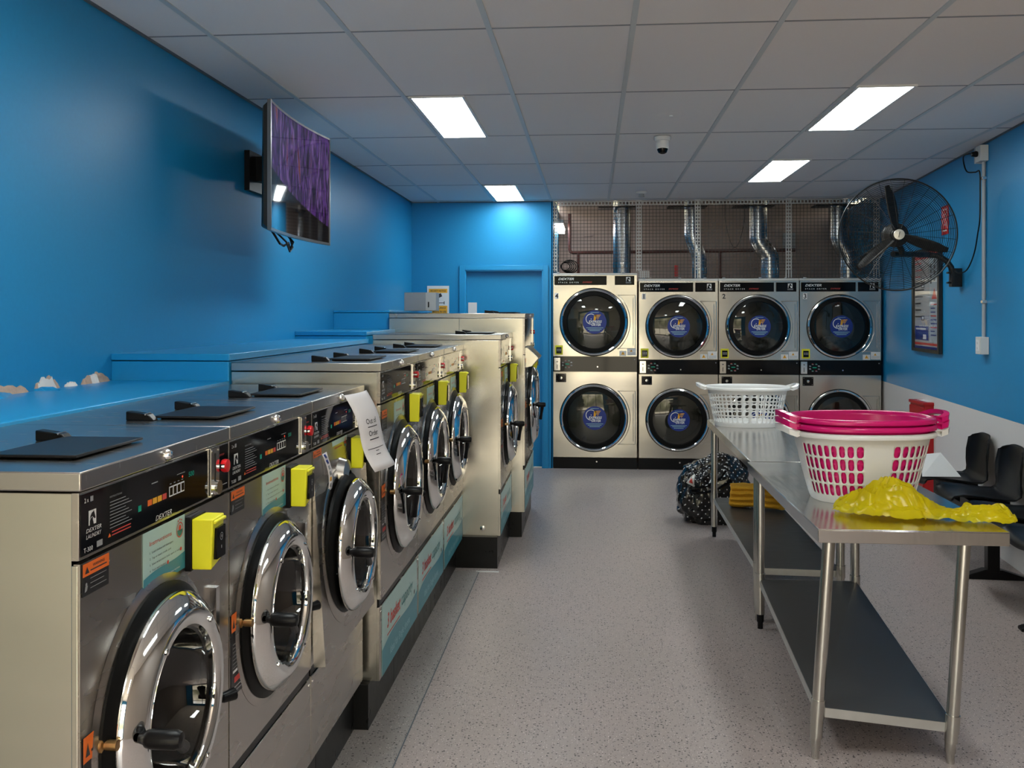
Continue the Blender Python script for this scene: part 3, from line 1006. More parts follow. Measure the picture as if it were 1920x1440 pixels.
    cr_.add([(rx, -.018, rz), (rx + rw, -.018, rz), (rx + rw, -dpt + .012, rz + .008), (rx, -dpt + .004, rz + .0),
             (rx, -.018, rz + rh), (rx + rw, -.018, rz + rh), (rx + rw, -dpt + .004, rz + rh), (rx, -dpt, rz + rh)],
            [(0, 1, 2, 3), (4, 7, 6, 5), (3, 2, 6, 7), (0, 3, 7, 4), (1, 5, 6, 2), (0, 4, 5, 1)])
    cr_.box(rx + .006, rx + rw - .006, -dpt - .004, -dpt + .004, rz + rh - .012, rz + rh - .004)
    cr = cr_.build('card_reader', t, bevel=.003, label='yellow card reader')
    b = MB(M['black_gloss'])
    b.box(rx + .014, rx + rw - .012, -dpt - .0035, -dpt + .006, rz + .020, rz + rh - .022)
    b.ring(rx + rw * .52, rz + rh * .60, .007, .0085, -dpt - .004, M['grey_ink'], n=16)
    for k in range(2):
        b.ring(rx + rw * .49, rz + rh * .60, .002 + .002 * k, .003 + .002 * k, -dpt - .004, M['white'], -.8, .8, 6)
    b.rect(rx + rw * .5, rx + rw * .54, rz + rh * .36, rz + rh * .42, -dpt - .004, M['grey_ink'])
    b.build('reader_screen', cr, smooth=0)
    b = MB(M['black']); b.box(rx - .002, rx + rw + .002, -.018, -.003, rz - .004, rz + rh + .004)
    b.build('reader_mount', cr, bevel=.002)
    if torn_label:
        b = MB(M['paper'])
        pts = []
        for k in range(9):
            tt = k / 8
            pts.append((.105 + .035 * tt + .02 * sin(tt * 2.5), -.006 - .012 * sin(tt * pi), cz0 - .03 - .16 * tt))
        vs = []
        for k, p in enumerate(pts):
            wd = .024 if k else .03
            vs += [p, (p[0] + wd, p[1] - .006, p[2] + .004)]
        b.add(vs, [(2 * k, 2 * k + 2, 2 * k + 3, 2 * k + 1) for k in range(8)])
        for k, mm in enumerate(['blue_label', 'blue_label', 'grey_ink', 'grey_ink', 'amber', 'grey_ink', 'grey_ink', 'grey_ink']):
            p, q = pts[k], pts[min(k + 1, 8)]
            b.add([(p[0] + .006, p[1] - .003, p[2] - .003), (q[0] + .006, q[1] - .003, q[2] + .004), (q[0] + .016, q[1] - .005, q[2] + .006), (p[0] + .016, p[1] - .006, p[2] - .001)], [(0, 1, 2, 3)], M[mm])
        b.build('peeling_label', t, solid=.0004, label='peeling paper label strip')
    if tilt:
        # bright strip where the loose panel meets the hatch above the door
        b = MB(M['steel_front']); b.lathe([(R * .30, -.004), (R * .26, -.035), (R * .1, -.045)], (cx + .02, 0, cz + R * 1.02), 'y', 24, a0=0, a1=pi)
        b.build('bent_lip', t)
    return t

G1 = 'small washers in the nearest row'
G2 = 'wider washers in the middle row'
FX1, FX2, FX3, FX4 = -.886, -.83, -.585, -.49
washer((FX1, 1.585, .20), .684, 1.147, 'nearest stainless steel front-load washer, closest to the camera at lower left', 'small', G1)
washer((FX1, 2.271, .20), .69, 1.147, 'second stainless washer from the camera, fully closed, between the nearest one and the out-of-order one', 'small', G1)
washer((FX1, 2.965, .20), .69, 1.147, 'stainless washer with out-of-order paper and loose tilted front panel', 'small', G1, tilt=True, torn_label=True)
washer((FX2, 3.70, .18), .80, 1.25, 'wider washer with basket capacity sign, right behind the out-of-order washer', 'mid', G2, depth=.60)
washer((FX2, 4.502, .18), .80, 1.25, 'middle one of the three wide washers with basket capacity signs', 'mid', G2, depth=.60)
washer((FX2, 5.304, .18), .80, 1.25, 'last of the three wide washers, touching the projecting side panel', 'mid', G2, depth=.60)
w3 = washer((FX3, 6.105, .20), .84, 1.292, 'single washer set forward with large bare steel side panel above black plinth', 'mid', depth=.83, band=.21)
wt = washer((FX4, 6.955, .18), 1.04, 1.450, 'tallest washer at the far end of the row next to the blue door', 'tall', depth=1.0)
# steel soap drawer on the tallest washer
b = MB(M['steel'])
b.add([(.05, -.003, 1.05), (.5, -.003, 1.05), (.5, -.003, 1.20), (.05, -.003, 1.20), (.05, -.05, 1.06), (.5, -.05, 1.06), (.5, -.10, 1.12), (.05, -.10, 1.12), (.05, -.02, 1.20), (.5, -.02, 1.20)],
      [(0, 4, 5, 1), (4, 7, 6, 5), (7, 8, 9, 6), (8, 3, 2, 9), (0, 3, 8, 7, 4), (1, 5, 6, 9, 2)])
b.build('soap_drawer', wt, bevel=.003)
# side panel details of the two projecting washers
b = MB(M['chrome_soft']); b.lathe([(.016, .003), (.016, -.001), (.009, -.003), (0, -.003)], (0, .115, .05), 'x', 18)
b.build('side_bolt', w3)
b = MB(M['shadow_line']); b.box(.0015, .0035, .478, .481, .9, 1.41)
b.build('side_seam', wt)

# out of order notice hanging on the third washer (one tape at its top, falling forward)
b = MB(M['paper'])
n = 12
P = []
for k in range(n + 1):
    t = k / n
    y = 3.32 + .06 * t
    x = FX1 + .014 + .10 * t ** 1.1 + .012 * sin(t * 6)
    z = 1.335 - .28 * t
    P.append((x, y, z))
vs = []
uu = 6
for k, (x, y, z) in enumerate(P):
    for j in range(uu + 1):
        s = j / uu
        vs.append((x + .045 * s + .012 * sin(s * pi) * (1 - .4 * k / n), y + .145 * s, z + .008 * s + .0 * k))
b.add(vs, [((uu + 1) * k + j, (uu + 1) * (k + 1) + j, (uu + 1) * (k + 1) + j + 1, (uu + 1) * k + j + 1) for k in range(n) for j in range(uu)])
pap = b.build('out_of_order_notice', solid=.0004)
tag(pap, 'white paper notice reading Out of Order hanging from the third washer', 'notice')
def paper_text(s, u, v, h, w=None, m='dark_ink', bold=.01):
    """u across 0..1, v down 0..1"""
    vsx, fs, x0, x1, y0, y1 = text_geo(s, 0., bold)
    sc = h / .69
    sx = sc if w is None else w / (x1 - x0)
    out = []
    for q in vsx:
        uu_ = u + ((q.x - (x0 + x1) / 2) * sx) / .155
        vv = v - (q.y * sc) / .29
        out.append(paper_pt(uu_, vv))
    return out, fs
def paper_pt(u, v, off=.0012):
    t = v
    y = 3.32 + .06 * t
    x = FX1 + .014 + .10 * max(t, 0) ** 1.1 + .012 * sin(t * 6)
    z = 1.335 - .28 * t
    return (x + .045 * u + .012 * sin(u * pi) * (1 - .4 * t) + off, y + .145 * u, z + .008 * u)
b = MB(M['dark_ink'])
for s, u, v, h, w in [('Out of', .5, .40, .020, .070), ('Order', .5, .56, .020, .062)]:
    o_, f_ = paper_text(s, u, v, h, w)
    b.add(o_, f_)
for (u0, u1, v, hh) in [(.3, .72, .435, .012), (.3, .72, .60, .012), (.15, .85, .72, .008), (.42, .56, .755, .008), (.38, .58, .80, .008)]:
    q = 8
    pts = [paper_pt(u0 + (u1 - u0) * k / q, v) for k in range(q + 1)] + [paper_pt(u0 + (u1 - u0) * k / q, v + hh) for k in range(q + 1)]
    b.add(pts, [(k, q + 1 + k, q + 2 + k, k + 1) for k in range(q)])
b.build('lettering', pap, smooth=0)

# ------------------------------------------------------------------ stacked dryers
def round_sticker(b, cx, cz, r, y):
    e = .0006
    b.disc(cx, cz, r, y, M['blue_label'], 40)
    b.ring(cx - .30 * r, cz + .26 * r, .40 * r, .46 * r, y - e, M['white'], pi * .12, pi * 1.72, 20)
    for k in range(4):
        b.rect(cx + (.02 + .07 * k) * r, cx + (.50 - .07 * k) * r, cz + (.57 - .12 * k) * r, cz + (.63 - .12 * k) * r, y - e, M['amber'])
    b.poly([(cx - .05 * r, cz + .62 * r), (cx + .2 * r, cz + .62 * r), (cx + .08 * r, cz + .18 * r), (cx - .1 * r, cz + .12 * r)], y - e, M['amber'])
    b.ring(cx - .30 * r, cz + .26 * r, .0, .04 * r, y - e, M['white'], n=8)
    b.text('EXPRESS', cx + .05 * r, cz - .06 * r, .20 * r, y - 2 * e, M['white'], 'c', .25, 1.12 * r, .03)
    b.text('DRYER', cx + .12 * r, cz - .32 * r, .20 * r, y - 2 * e, M['white'], 'c', .25, .78 * r, .03)
    for k in range(3):
        b.rect(cx - (.72 - .14 * k) * r, cx + (.72 - .14 * k) * r, cz - (.50 + .12 * k) * r, cz - (.46 + .12 * k) * r, y - e, M['pale_teal'])
    b.rect(cx - .35 * r, cx + .35 * r, cz + .80 * r, cz + .83 * r, y - e, M['pale_teal'])

def dryer(x0, w, H, zc, R, num, label, tall):
    t = thing('stack_dryer', (x0, BY, 0), label, 'dryer', 0, 'stacked dryers along the back wall')
    mid0, mid1 = (1.022, 1.181) if tall else (.999, 1.150)
    cx = .426 * w / .878 if tall else .401
    b = MB(M['steel_dryer'])
    b.box(.002, w - .002, .012, .95, .11, H - .01, skip='f')
    b.box(.004, w - .004, .013, .03, mid0 - .01, mid1 + .01)
    b.box(.004, w - .004, .013, .03, H - .15, H - .012)
    b.box(.0, w, -.004, .012, H - .022, H, M['mesh_frame'])
    for xx in (.04, w * .5, w * .82):
        b.box(xx, xx + .03, -.008, .01, H - .006, H + .012, M['grey_box'])
    b.build('cabinet', t, bevel=.002)
    for part, (z0, z1, c) in {'upper': (mid1 + .003, H - .024, zc[0]), 'lower': (.122, mid0 - .003, zc[1])}.items():
        b = MB(M['steel_dryer'])
        b.plate_hole(.003, w - .003, z0, z1, cx, c, R * .95, -.012, .022)
        # pressed hinge panel right of the door
        xa, xb = cx + R * .62, w - .02
        za, zb_ = c - R * .78, c + R * .80
        rr = .004
        b.tube([(xa + .03, -.012, zb_), (xb, -.012, zb_), (xb, -.012, za), (xa + .03, -.012, za)], rr, 6)
        b.tube([(xb - .022, -.012, zb_ - .03), (xb - .022, -.012, za + .03)], rr * .8, 6)
        arc = [(cx + R * 1.08 * cos(a), -.012, c + R * 1.08 * sin(a)) for a in [-.85 + 1.7 * k / 16 for k in range(17)]]
        b.tube(arc, rr, 6)
        pn = b.build('front_panel', t, smooth=30)
        dm = MB(M['chrome'])
        dm.lathe([(R * 1.0, -.010), (R * 1.0, -.030), (R * .985, -.042), (R * .955, -.046), (R * .925, -.040), (R * .915, -.034)], (cx, 0, c), 'y', 72)
        dm.lathe([(R * .915, -.034), (R * .90, -.042), (R * .80, -.046), (R * .785, -.036), (R * .78, .0)], (cx, 0, c), 'y', 72, M['rubber'])
        dm.lathe([(R * 1.022, -.011), (R * 1.022, -.016), (R * .995, -.017)], (cx, 0, c), 'y', 72, M['rubber'])
        dd = dm.build('door', t, label='round door with chrome ring and black rim')
        g = MB(M['glass_dryer'])
        g.lathe([(R * .80, -.036), (R * .6, -.045), (R * .3, -.050), (.0, -.052)], (cx, 0, c), 'y', 48)
        g.build('door_glass', dd)
        s = MB(M['blue_label'])
        s.T = Matrix.Translation((0, -.0545, 0))
        round_sticker(s, cx + .01, c, R * .352, 0)
        s.build('round_sticker', dd, smooth=0, label='round blue sticker reading EXPRESS DRYER')
        b = MB(M['drum_pale'])
        b.lathe([(R * .92, .02), (R * .92, .55), (0, .56)], (cx, 0, c), 'y', 40)
        for k in range(3):
            a = 2 * pi * k / 3 + .2
            b.tube([(cx + R * .86 * cos(a), .04, c + R * .86 * sin(a)), (cx + R * .86 * cos(a), .54, c + R * .86 * sin(a))], .02, 8)
        b.build('drum', t)
    # header
    b = MB(M['black_gloss'])
    hz0, hz1 = H - .125 if tall else H - .137, H - .03 if tall else H - .042
    xr = .562 if tall else .563
    b.box(.014, xr, -.016, -.011, hz0, hz1)
    b.box(w * .735 if tall else .585, w - .03, -.016, -.011, hz0, hz1)
    y = -.0168
    hh = hz1 - hz0
    b.text('DEXTER', .055, hz0 + .56 * hh, .24 * hh, y, M['white'], w=.165, shear=.3, bold=.02)
    b.text('S T A C K   D R Y E R', .055, hz0 + .22 * hh, .14 * hh, y, M['white'], w=.215)
    b.text('EXPRESS', .31, hz0 + .24 * hh, .15 * hh, y, M['red_ink'], w=.10, shear=.4)
    horse(b, w - .115, hz0 + .40 * hh, .045, y, M['white'], M['black_gloss'])
    b.rect(w - .12, w - .062, hz0 + .28 * hh, hz0 + .33 * hh, y, M['grey_ink']); b.rect(w - .12, w - .062, hz0 + .18 * hh, hz0 + .23 * hh, y, M['grey_ink'])
    b.build('header_panel', t, smooth=0, label='black header strip reading DEXTER STACK DRYER')
    # number
    b = MB(M['card']); nz = H - .27 if tall else H - .215
    if num in '13': b.box(.035, .075, -.0128, -.012, nz, nz + .06)
    elif num == '4': b.box(.018, .058, -.0128, -.012, nz, nz + .062)
    b.text(num, .055 if num != '4' else .038, nz + .008, .046, -.0134, M['dark_ink'], 'c', bold=.03)
    b.build('number_sticker', t, smooth=0, label='machine number %s' % num)
    # card reader plate
    b = MB(M['yellow']); rz = mid1 + .018
    b.box(.022, .102, -.022, -.012, rz, rz + .098)
    b.box(.034, .090, -.026, -.022, rz + .014, rz + .080, M['black_gloss'])
    for k in range(2):
        for j in range(3):
            b.rect(.042 + .016 * j, .052 + .016 * j, rz + .038 + .014 * k, rz + .048 + .014 * k, -.0265, M['grey_ink'])
    b.build('card_reader', t, bevel=.001, label='small yellow and black card reader')
    # safety stickers
    b = MB(M['card'])
    b.box(w - .105, w - .012, -.0128, -.012, mid1 + .012, mid1 + .088)
    b.rect(w - .185, w - .112, mid1 + .006, mid1 + .060, -.0128, M['card'])
    for xx, s in ((w - .148, .036), (w - .062, .026)):
        b.poly([(xx - s * .55, mid1 + .02 + (.03 if s < .03 else 0)), (xx + s * .55, mid1 + .02 + (.03 if s < .03 else 0)), (xx, mid1 + .02 + s + (.03 if s < .03 else 0))], -.0134, M['amber'])
        b.rect(xx - .002, xx + .002, mid1 + .028 + (.026 if s < .03 else 0), mid1 + .042 + (.026 if s < .03 else 0), -.0138, M['dark_ink'])
    for k in range(3):
        b.rect(w - .097, w - .02, mid1 + .022 + .009 * k, mid1 + .025 + .009 * k, -.0134, M['grey_ink'])
    b.build('safety_sticker', t, smooth=0, label='white safety sticker with yellow triangles')
    # middle control band
    b = MB(M['black_gloss']); b.box(.002, w - .002, -.016, .012, mid0, mid1)
    bh = mid1 - mid0
    cb = b.build('control_panel', t, bevel=.001, label='glossy black control band')
    b = MB(M['chrome_soft']); b.box(.012, .075, -.020, -.0155, mid0 + .012, mid1 - .015)
    b.box(.040, .046, -.0206, -.020, mid0 + .03, mid0 + .075, M['black']); b.box(.036, .052, -.0206, -.020, mid0 + .100, mid0 + .108, M['black'])
    b.build('coin_slot', cb)
    b = MB(M['white'])
    y = -.0166
    c0 = Vector((.150, mid0 + bh * .5))
    for k in range(8):
        a = 2 * pi * (k + .5) / 8
        px, pz = c0.x + .048 * cos(a), c0.y + .038 * sin(a)
        b.rect(px - .010, px + .010, pz - .006, pz - .001, y, M['grey_ink'])
        b.rect(px - .010, px + .006, pz + .002, pz + .006, y, [M['white'], M['led_green'], M['red_ink'], M['grey_ink']][k % 4])
    b.rect(.13, .17, mid0 + bh * .47, mid0 + bh * .53, y, M['led_green'])
    b.disc(w * .53, mid0 + bh * .32, .007, y, M['chrome_soft'], 12)
    b.ring(w * .97, mid1 - .03, .0, .006, y, M['grey_ink'], n=8)
    b.build('control_marks', cb, smooth=0)
    # lower black square knob plate
    b = MB(M['black_gloss']); qz = mid0 - .112
    b.box(.03, .138, -.018, -.012, qz, qz + .090)
    for dx, dz in ((.012, .012), (.096, .012), (.012, .078), (.096, .078)):
        b.disc(.03 + dx, qz + dz, .003, -.0185, M['grey_ink'], 8)
    b.lathe([(.016, -.018), (.014, -.026), (0, -.027)], (.084, 0, qz + .045), 'y', 16, M['chrome_soft'])
    b.build('lint_latch', t, label='black square latch plate')
    # kick board
    b = MB(M['black']); b.box(.002, w - .002, .0, .03, .0, .114)
    b.lathe([(.008, 0), (.008, -.003), (0, -.003)], (w * .52, 0, .075), 'y', 12, M['chrome_soft'])
    b.build('kick_board', t)
    return t
dryer(-.409, .880, 2.056, (1.542, .538), .352, '4', 'leftmost taller stainless stacked dryer numbered 4 beside the blue door', True)
for k, lb in enumerate(['stainless stacked dryer numbered 1, right of the taller one', 'stainless stacked dryer numbered 2, behind the white basket', 'rightmost stainless stacked dryer numbered 3 against the blue wall']):
    dryer(.486 + .824 * k, .820, 1.995, (1.498, .524), .325, str(k + 1), lb, False)

def blob(name, loc, size, seed, m, crease=.25, flat=True, sub=5, freq=2.2, label=None, cat=None):
    bm = bmesh.new()
    bmesh.ops.create_icosphere(bm, subdivisions=sub, radius=1.)
    off = Vector((seed * 3.1, seed * 1.7, seed * 2.3))
    for v in bm.verts:
        p = v.co.copy()
        d, _ = noise.voronoi(p * freq + off)
        cr_ = (d[1] - d[0])
        n1 = noise.fractal(p * 1.3 + off, 1., 2., 3)
        s = 1 + crease * (cr_ - .4) + .18 * n1
        p = p * s
        v.co = Vector((p.x * size[0], p.y * size[1], p.z * size[2]))
        if flat and v.co.z < -size[2] * .55: v.co.z = -size[2] * .55 + (v.co.z + size[2] * .55) * .05
    me = bpy.data.meshes.new(name); bm.to_mesh(me); bm.free()
    me.shade_smooth()
    me.materials.append(m)
    o = bpy.data.objects.new(name, me); COL.objects.link(o)
    o.location = (loc[0], loc[1], loc[2] + size[2] * .55)
    if label: tag(o, label, cat)
    return o
blob('laundry_load', (.93, 10.38, 1.225), (.16, .15, .18), 1, M['laundry'], label='pale crumpled laundry seen through the upper door of dryer 1', cat='laundry')
blob('laundry_load', (1.78, 10.38, 1.225), (.15, .15, .12), 2, M['laundry'], label='laundry seen through the upper door of dryer 2', cat='laundry')
blob('laundry_load', (2.58, 10.38, 1.225), (.16, .15, .13), 3, M['laundry'], label='pale laundry seen through the upper door of dryer 3', cat='laundry')

# ------------------------------------------------------------------ mesh screen, ducts and pipes above the dryers
scr = thing('mesh_screen', (0, BY + .03, 1.99), 'wire mesh screen between dryer tops and ceiling', 'mesh screen')
b = MB(M['mesh'])
x = -.41
pitch = .036
top = CZ - .005 - 1.99
while x < 2.95:
    zl = .084 if x < .48 else .012
    b.box(x, x + .0042, 0, .0035, zl, top)
    x += pitch
k = 0
while .012 + k * pitch < top:
    z = .012 + k * pitch
    b.box(-.41 if z > .084 else .485, 2.95, .0035, .007, z, z + .0042)
    k += 1
b.build('wire_grid', scr, smooth=0)
for xx in (-.395, .49, 1.10, 2.03, 2.915):
    b = MB(M['mesh_frame'])
    for j in range(3):
        b.box(xx - .030 + .026 * j, xx - .022 + .026 * j, -.012, -.004, .084 if xx < .6 else .012, top)
    z = .10
    while z < top:
        b.box(xx - .030, xx + .030, -.012, -.004, z, z + .010); z += pitch
    b.build('screen_post', scr, smooth=0)
b = MB(M['mesh_frame'])
b.box(-.41, 2.95, -.014, -.006, top - .010, top); b.box(-.41, 2.95, -.014, -.006, top - .045, top - .038)
x = -.41
while x < 2.95:
    b.box(x, x + .012, -.014, -.006, top - .04, top - .005); x += pitch
b.build('screen_top_rail', scr, smooth=0)
b = MB(M['mesh_frame']); 
b.box(.485, .62, -.014, -.006, .012, .016)
for j in range(5):
    b.box(.485, .60, -.014, -.008, .012 + .018 * j, .018 + .018 * j); b.box(.50 + .022 * j, .508 + .022 * j, -.014, -.008, .012, .09)
b.build('screen_patch', scr, smooth=0)

def duct(pts, r, label):
    b = MB(M['duct'])
    # fluted tube
    P_ = [Vector(p) for p in pts]
    dense = []; rad = []
    for i in range(len(P_) - 1):
        L = (P_[i + 1] - P_[i]).length
        q = max(2, int(L / .016))
        for k in range(q):
            dense.append(P_[i].lerp(P_[i + 1], k / q)); rad.append(r * (1 + (.012 if k % 2 else 0)))
    dense.append(P_[-1]); rad.append(r)
    b.tube(dense, rad, 24)
    t = tag(b.build('exhaust_duct', smooth=40), label, 'duct', 'exhaust ducts above the dryers')
    c = MB(M['chrome_soft'])
    c.lathe([(r * 1.05, 0), (r * 1.06, .03), (r * 1.05, .06)], (P_[0].x, P_[0].y, P_[0].z + .08), 'z', 24)
    c.build('duct_clamp', t)
    c = MB(M['black']); zz = P_[-1].z
    c.box(P_[-1].x - .26, P_[-1].x + .16, P_[-1].y - .12, P_[-1].y + .12, zz - .20, zz - .185)
    c.build('flange', t)
    return t
Yd = 10.62
duct([(.33, Yd, 2.05), (.33, Yd, 2.99)], .098, 'straight silver duct above dryer 4')
def sduct(xa, xb, za, zb_, label, r=.09):
    pts = [(xb, Yd, 1.99), (xb, Yd, za)]
    for k in range(1, 10):
        t = k / 10
        s = t * t * (3 - 2 * t)
        pts.append((xb + (xa - xb) * s, Yd, za + (zb_ - za) * t))
    pts += [(xa, Yd, zb_), (xa, Yd, 2.99)]
    return duct(pts, r, label)
sduct(1.085, 1.17, 2.20, 2.52, 'silver kinked duct above dryer 1', .082)
sduct(1.80, 1.925, 2.22, 2.46, 'silver duct with wide elbow above dryer 2', .10)
sduct(2.655, 2.76, 2.22, 2.46, 'silver kinked duct above dryer 3, behind the fan', .095)

pp = thing('gas_pipe', (-.28, 11.2, 2.06), 'red-brown pipework behind the mesh screen', 'pipe')
b = MB(M['pipe'])
b.tube([(.02, 0, .74), (.02, 0, .32), (.03, 0, .295), (.055, 0, .285), (2.6, 0, .30)], .02, 10)
b.build('main_pipe', pp)
for xx in (.12, 1.5, 1.75):
    b = MB(M['pipe']); b.tube([(xx, 0, .285), (xx, 0, .0), (xx, -.1, -.02)], .018, 10); b.build('drop_pipe', pp)
b = MB(M['red']); b.box(1.23, 1.27, -.03, .0, .0, .13); b.build('pipe_tag', pp, label='small red valve tag')
b = MB(M['black'])
for k in range(5):
    rr = .05 + .01 * k
    b.tube([(rr * cos(a) + .012 * k, .01 * k, .07 + rr * .8 * sin(a)) for a in [2 * pi * j / 20 for j in range(20)]], .006, 6, closed=True)
cc = b.build('cable_coil', loc=(-.29, 10.45, 2.075)); tag(cc, 'coiled black cable lying on dryer 4 behind the mesh', 'cable')
b = MB(M['black'])
b.tube([(1.50, 11.0, 2.998)] + [(1.50 + .22 * t, 11.0, 2.72 - .34 * sin(pi * t) ** .8) for t in [k / 16 for k in range(17)]] + [(1.72, 11.0, 2.998)], .004, 6)
tag(b.build('hanging_cable'), 'thin black cable looping down behind the mesh above dryer 2', 'cable')
b = MB(M['batten']); b.box(-.40, -.33, 10.7, 11.6, 2.60, 2.64)
bt = b.build('batten_light'); tag(bt, 'small bright batten light behind the mesh at its left end', 'light')
b = MB(M['light_frame']); b.box(-.412, -.32, 10.68, 11.62, 2.64, 2.68); b.build('light_housing', bt)
b = MB(M['grey_box']); b.box(2.33, 2.48, 11.95, 12.0, 2.42, 2.62); tag(b.build('junction_box', bevel=.003), 'dark junction box on the wall behind the mesh', 'electrical box')

# ------------------------------------------------------------------ ceiling lights and ceiling fixtures
def panel_light(x0, y0, label):
    t = thing('ceiling_light', (x0 + .15, y0 + .6, CZ), label, 'ceiling light', 0, 'rectangular ceiling panel lights')
    b = MB(M['light_face']); b.box(-.14, .14, -.585, .585, -.008, -.005); b.build('diffuser', t, smooth=0)
    b = MB(M['light_frame'])
    b.box(-.155, -.14, -.6, .6, -.011, 0); b.box(.14, .155, -.6, .6, -.011, 0); b.box(-.14, .14, -.6, -.585, -.011, 0); b.box(-.14, .14, .585, .6, -.011, 0)
    b.build('frame', t, smooth=0)
panel_light(-1.00, 5.19, 'ceiling light nearest the television, upper left')
panel_light(-1.00, 8.79, 'ceiling light against the blue back wall above the door')
panel_light(1.385, 5.14, 'largest ceiling light at upper right of the picture')
panel_light(1.385, 7.54, 'ceiling light farther back on the right, near the mesh screen')
panel_light(-1.00, 1.59, 'ceiling light overhead on the left, above the nearest washers')
panel_light(1.385, 1.59, 'ceiling light overhead on the right, in front of the tables')
panel_light(.19, -1.4, 'ceiling light overhead just inside the shop front')

t = thing('security_camera', (.472, 6.50, CZ), 'white turret security camera with black eye on the ceiling', 'security camera')
b = MB(M['white']); b.lathe([(0, -.004), (.055, -.004), (.058, -.012), (.052, -.03), (.040, -.034)], (0, 0, 0), 'z', 32); b.build('base', t)
b = MB(M['white']); b.lathe([(.040, .02), (.043, .0), (.043, -.035), (.036, -.045)], (0, -.005, -.045), 'z', 28)
bb = b.build('housing', t)
b = MB(M['black_gloss']); b.lathe([(.036, 0), (.037, -.015), (.028, -.034), (.012, -.042), (0, -.043)], (0, -.008, -.078), 'z', 28); b.build('lens', t)
t = thing('smoke_detector', (.48, 9.40, CZ), 'small white smoke detector on the ceiling near the mesh screen', 'smoke detector')
b = MB(M['white']); b.lathe([(.0, -.001), (.052, -.001), (.055, -.012), (.048, -.02), (.03, -.024)], (0, 0, 0), 'z', 28); b.build('base', t)
b = MB(M['grey_box']); b.lathe([(.026, -.022), (.026, -.045), (.030, -.047), (.030, -.055), (0, -.056)], (0, 0, 0), 'z', 20); b.build('sensor', t)
b = MB(M['ceil']); b.lathe([(0, -.006), (.07, -.005), (.085, -.001)], (0, 0, 0), 'z', 32)
b.lathe([(.012, -.004), (.012, -.012), (0, -.013)], (0, 0, 0), 'z', 12, M['white'])
tag(b.build('ceiling_cover', loc=(.472, 5.80, CZ)), 'flat round cover plate on the ceiling in front of the security camera', 'cover plate')

# ------------------------------------------------------------------ television
t = thing('television', (-1.60, 5.05, 2.03), 'curved television on a black bracket high on the left blue wall', 'television')
def tvx(y):   # gentle curve, ends reach into the room
    return .035 * (y / .53) ** 2
n = 20
hw, th = .53, .635
b = MB(M['tv'])
vs = []; uvs = []
for k in range(n + 1):
    y = -hw + .012 + (2 * hw - .024) * k / n
    for j in (0, 1):
        vs.append((tvx(y) + .012, y, .015 + j * (th - .025)))
        uvs.append((k / n, j))
b.add(vs, [(2 * k, 2 * k + 2, 2 * k + 3, 2 * k + 1) for k in range(n)], None, uvs)
b.build('screen', t, label='dark screen showing purple and orange picture')
b = MB(M['tv_frame'])
for (z0, z1) in ((0, .015), (th - .010, th)):
    for k in range(n):
        y0 = -hw + 2 * hw * k / n; y1 = -hw + 2 * hw * (k + 1) / n
        b.add([(tvx(y0) - .002, y0, z0), (tvx(y1) - .002, y1, z0), (tvx(y1) + .016, y1, z0), (tvx(y0) + .016, y0, z0),
               (tvx(y0) - .002, y0, z1), (tvx(y1) - .002, y1, z1), (tvx(y1) + .016, y1, z1), (tvx(y0) + .016, y0, z1)],
              [(0, 1, 2, 3), (4, 7, 6, 5), (0, 4, 5, 1), (3, 2, 6, 7)])
for s in (-1, 1):
    y0, y1 = sorted((s * hw, s * (hw - .012)))
    b.box(tvx(hw) - .002, tvx(hw) + .016, y0, y1, 0, th)
b.build('bezel', t, smooth=0, label='silver bezel')
b = MB(M['tv_back'])
vs = []
for k in range(n + 1):
    y = -hw + .004 + (2 * hw - .008) * k / n
    e = 1 - (abs(y) / hw) ** 4
    vs += [(tvx(y) + .008, y, .004), (tvx(y) + .008, y, th - .004), (tvx(y) - .02 - .05 * e, y, th - .03), (tvx(y) - .02 - .06 * e, y, .03)]
fs = []
for k in range(n):
    for j in range(4):
        fs.append((4 * k + j, 4 * k + (j + 1) % 4, 4 * k + 4 + (j + 1) % 4, 4 * k + 4 + j))
fs += [(0, 3, 2, 1), (4 * n, 4 * n + 1, 4 * n + 2, 4 * n + 3)]
b.add(vs, fs); b.build('back_shell', t)
b = MB(M['black'])
b.box(-.315, -.285, .10, .42, .28, .50)
b.box(-.29, -.15, .20, .28, .34, .48)
b.box(-.10, -.06, -.22, .22, .14, .44)
b.box(-.18, -.13, .0, .28, .36, .46)
b.tube([(-.16, .02, .40), (-.10, .0, .40)], .03, 10)
b.build('wall_bracket', t)
b = MB(M['rubber'])
b.tube([(-.03, -.28, .02), (.0, -.24, -.045), (-.01, -.15, -.05), (.0, -.10, -.03), (-.01, -.05, -.065), (.0, -.02, -.02), (-.05, .0, .03)], .006, 6)
b.tube([(-.03, -.22, .02), (.01, -.17, -.03), (.0, -.08, -.075), (.0, -.03, -.05), (-.04, .03, .02)], .005, 6)
b.build('cable', t, label='black cable bundle under the screen')

# ------------------------------------------------------------------ back corner: grey box, security sign
t = thing('lock_box', (-1.585, 8.0, 1.653), 'small grey metal box on the highest blue ledge', 'box')
b = MB(M['grey_box']); b.box(0, .27, 0, .18, 0, .155); b.build('body', t, bevel=.003)
b = MB(M['mesh_frame']); b.box(.185, .272, -.003, .0, .003, .152)
b.build('lid', t, label='pale front flap')
b = MB(M['black']); b.box(.205, .215, -.008, -.003, .03, .075); b.tube([(.21, -.01, .05), (.21, -.02, .03)], .004, 6); b.build('latch', t)

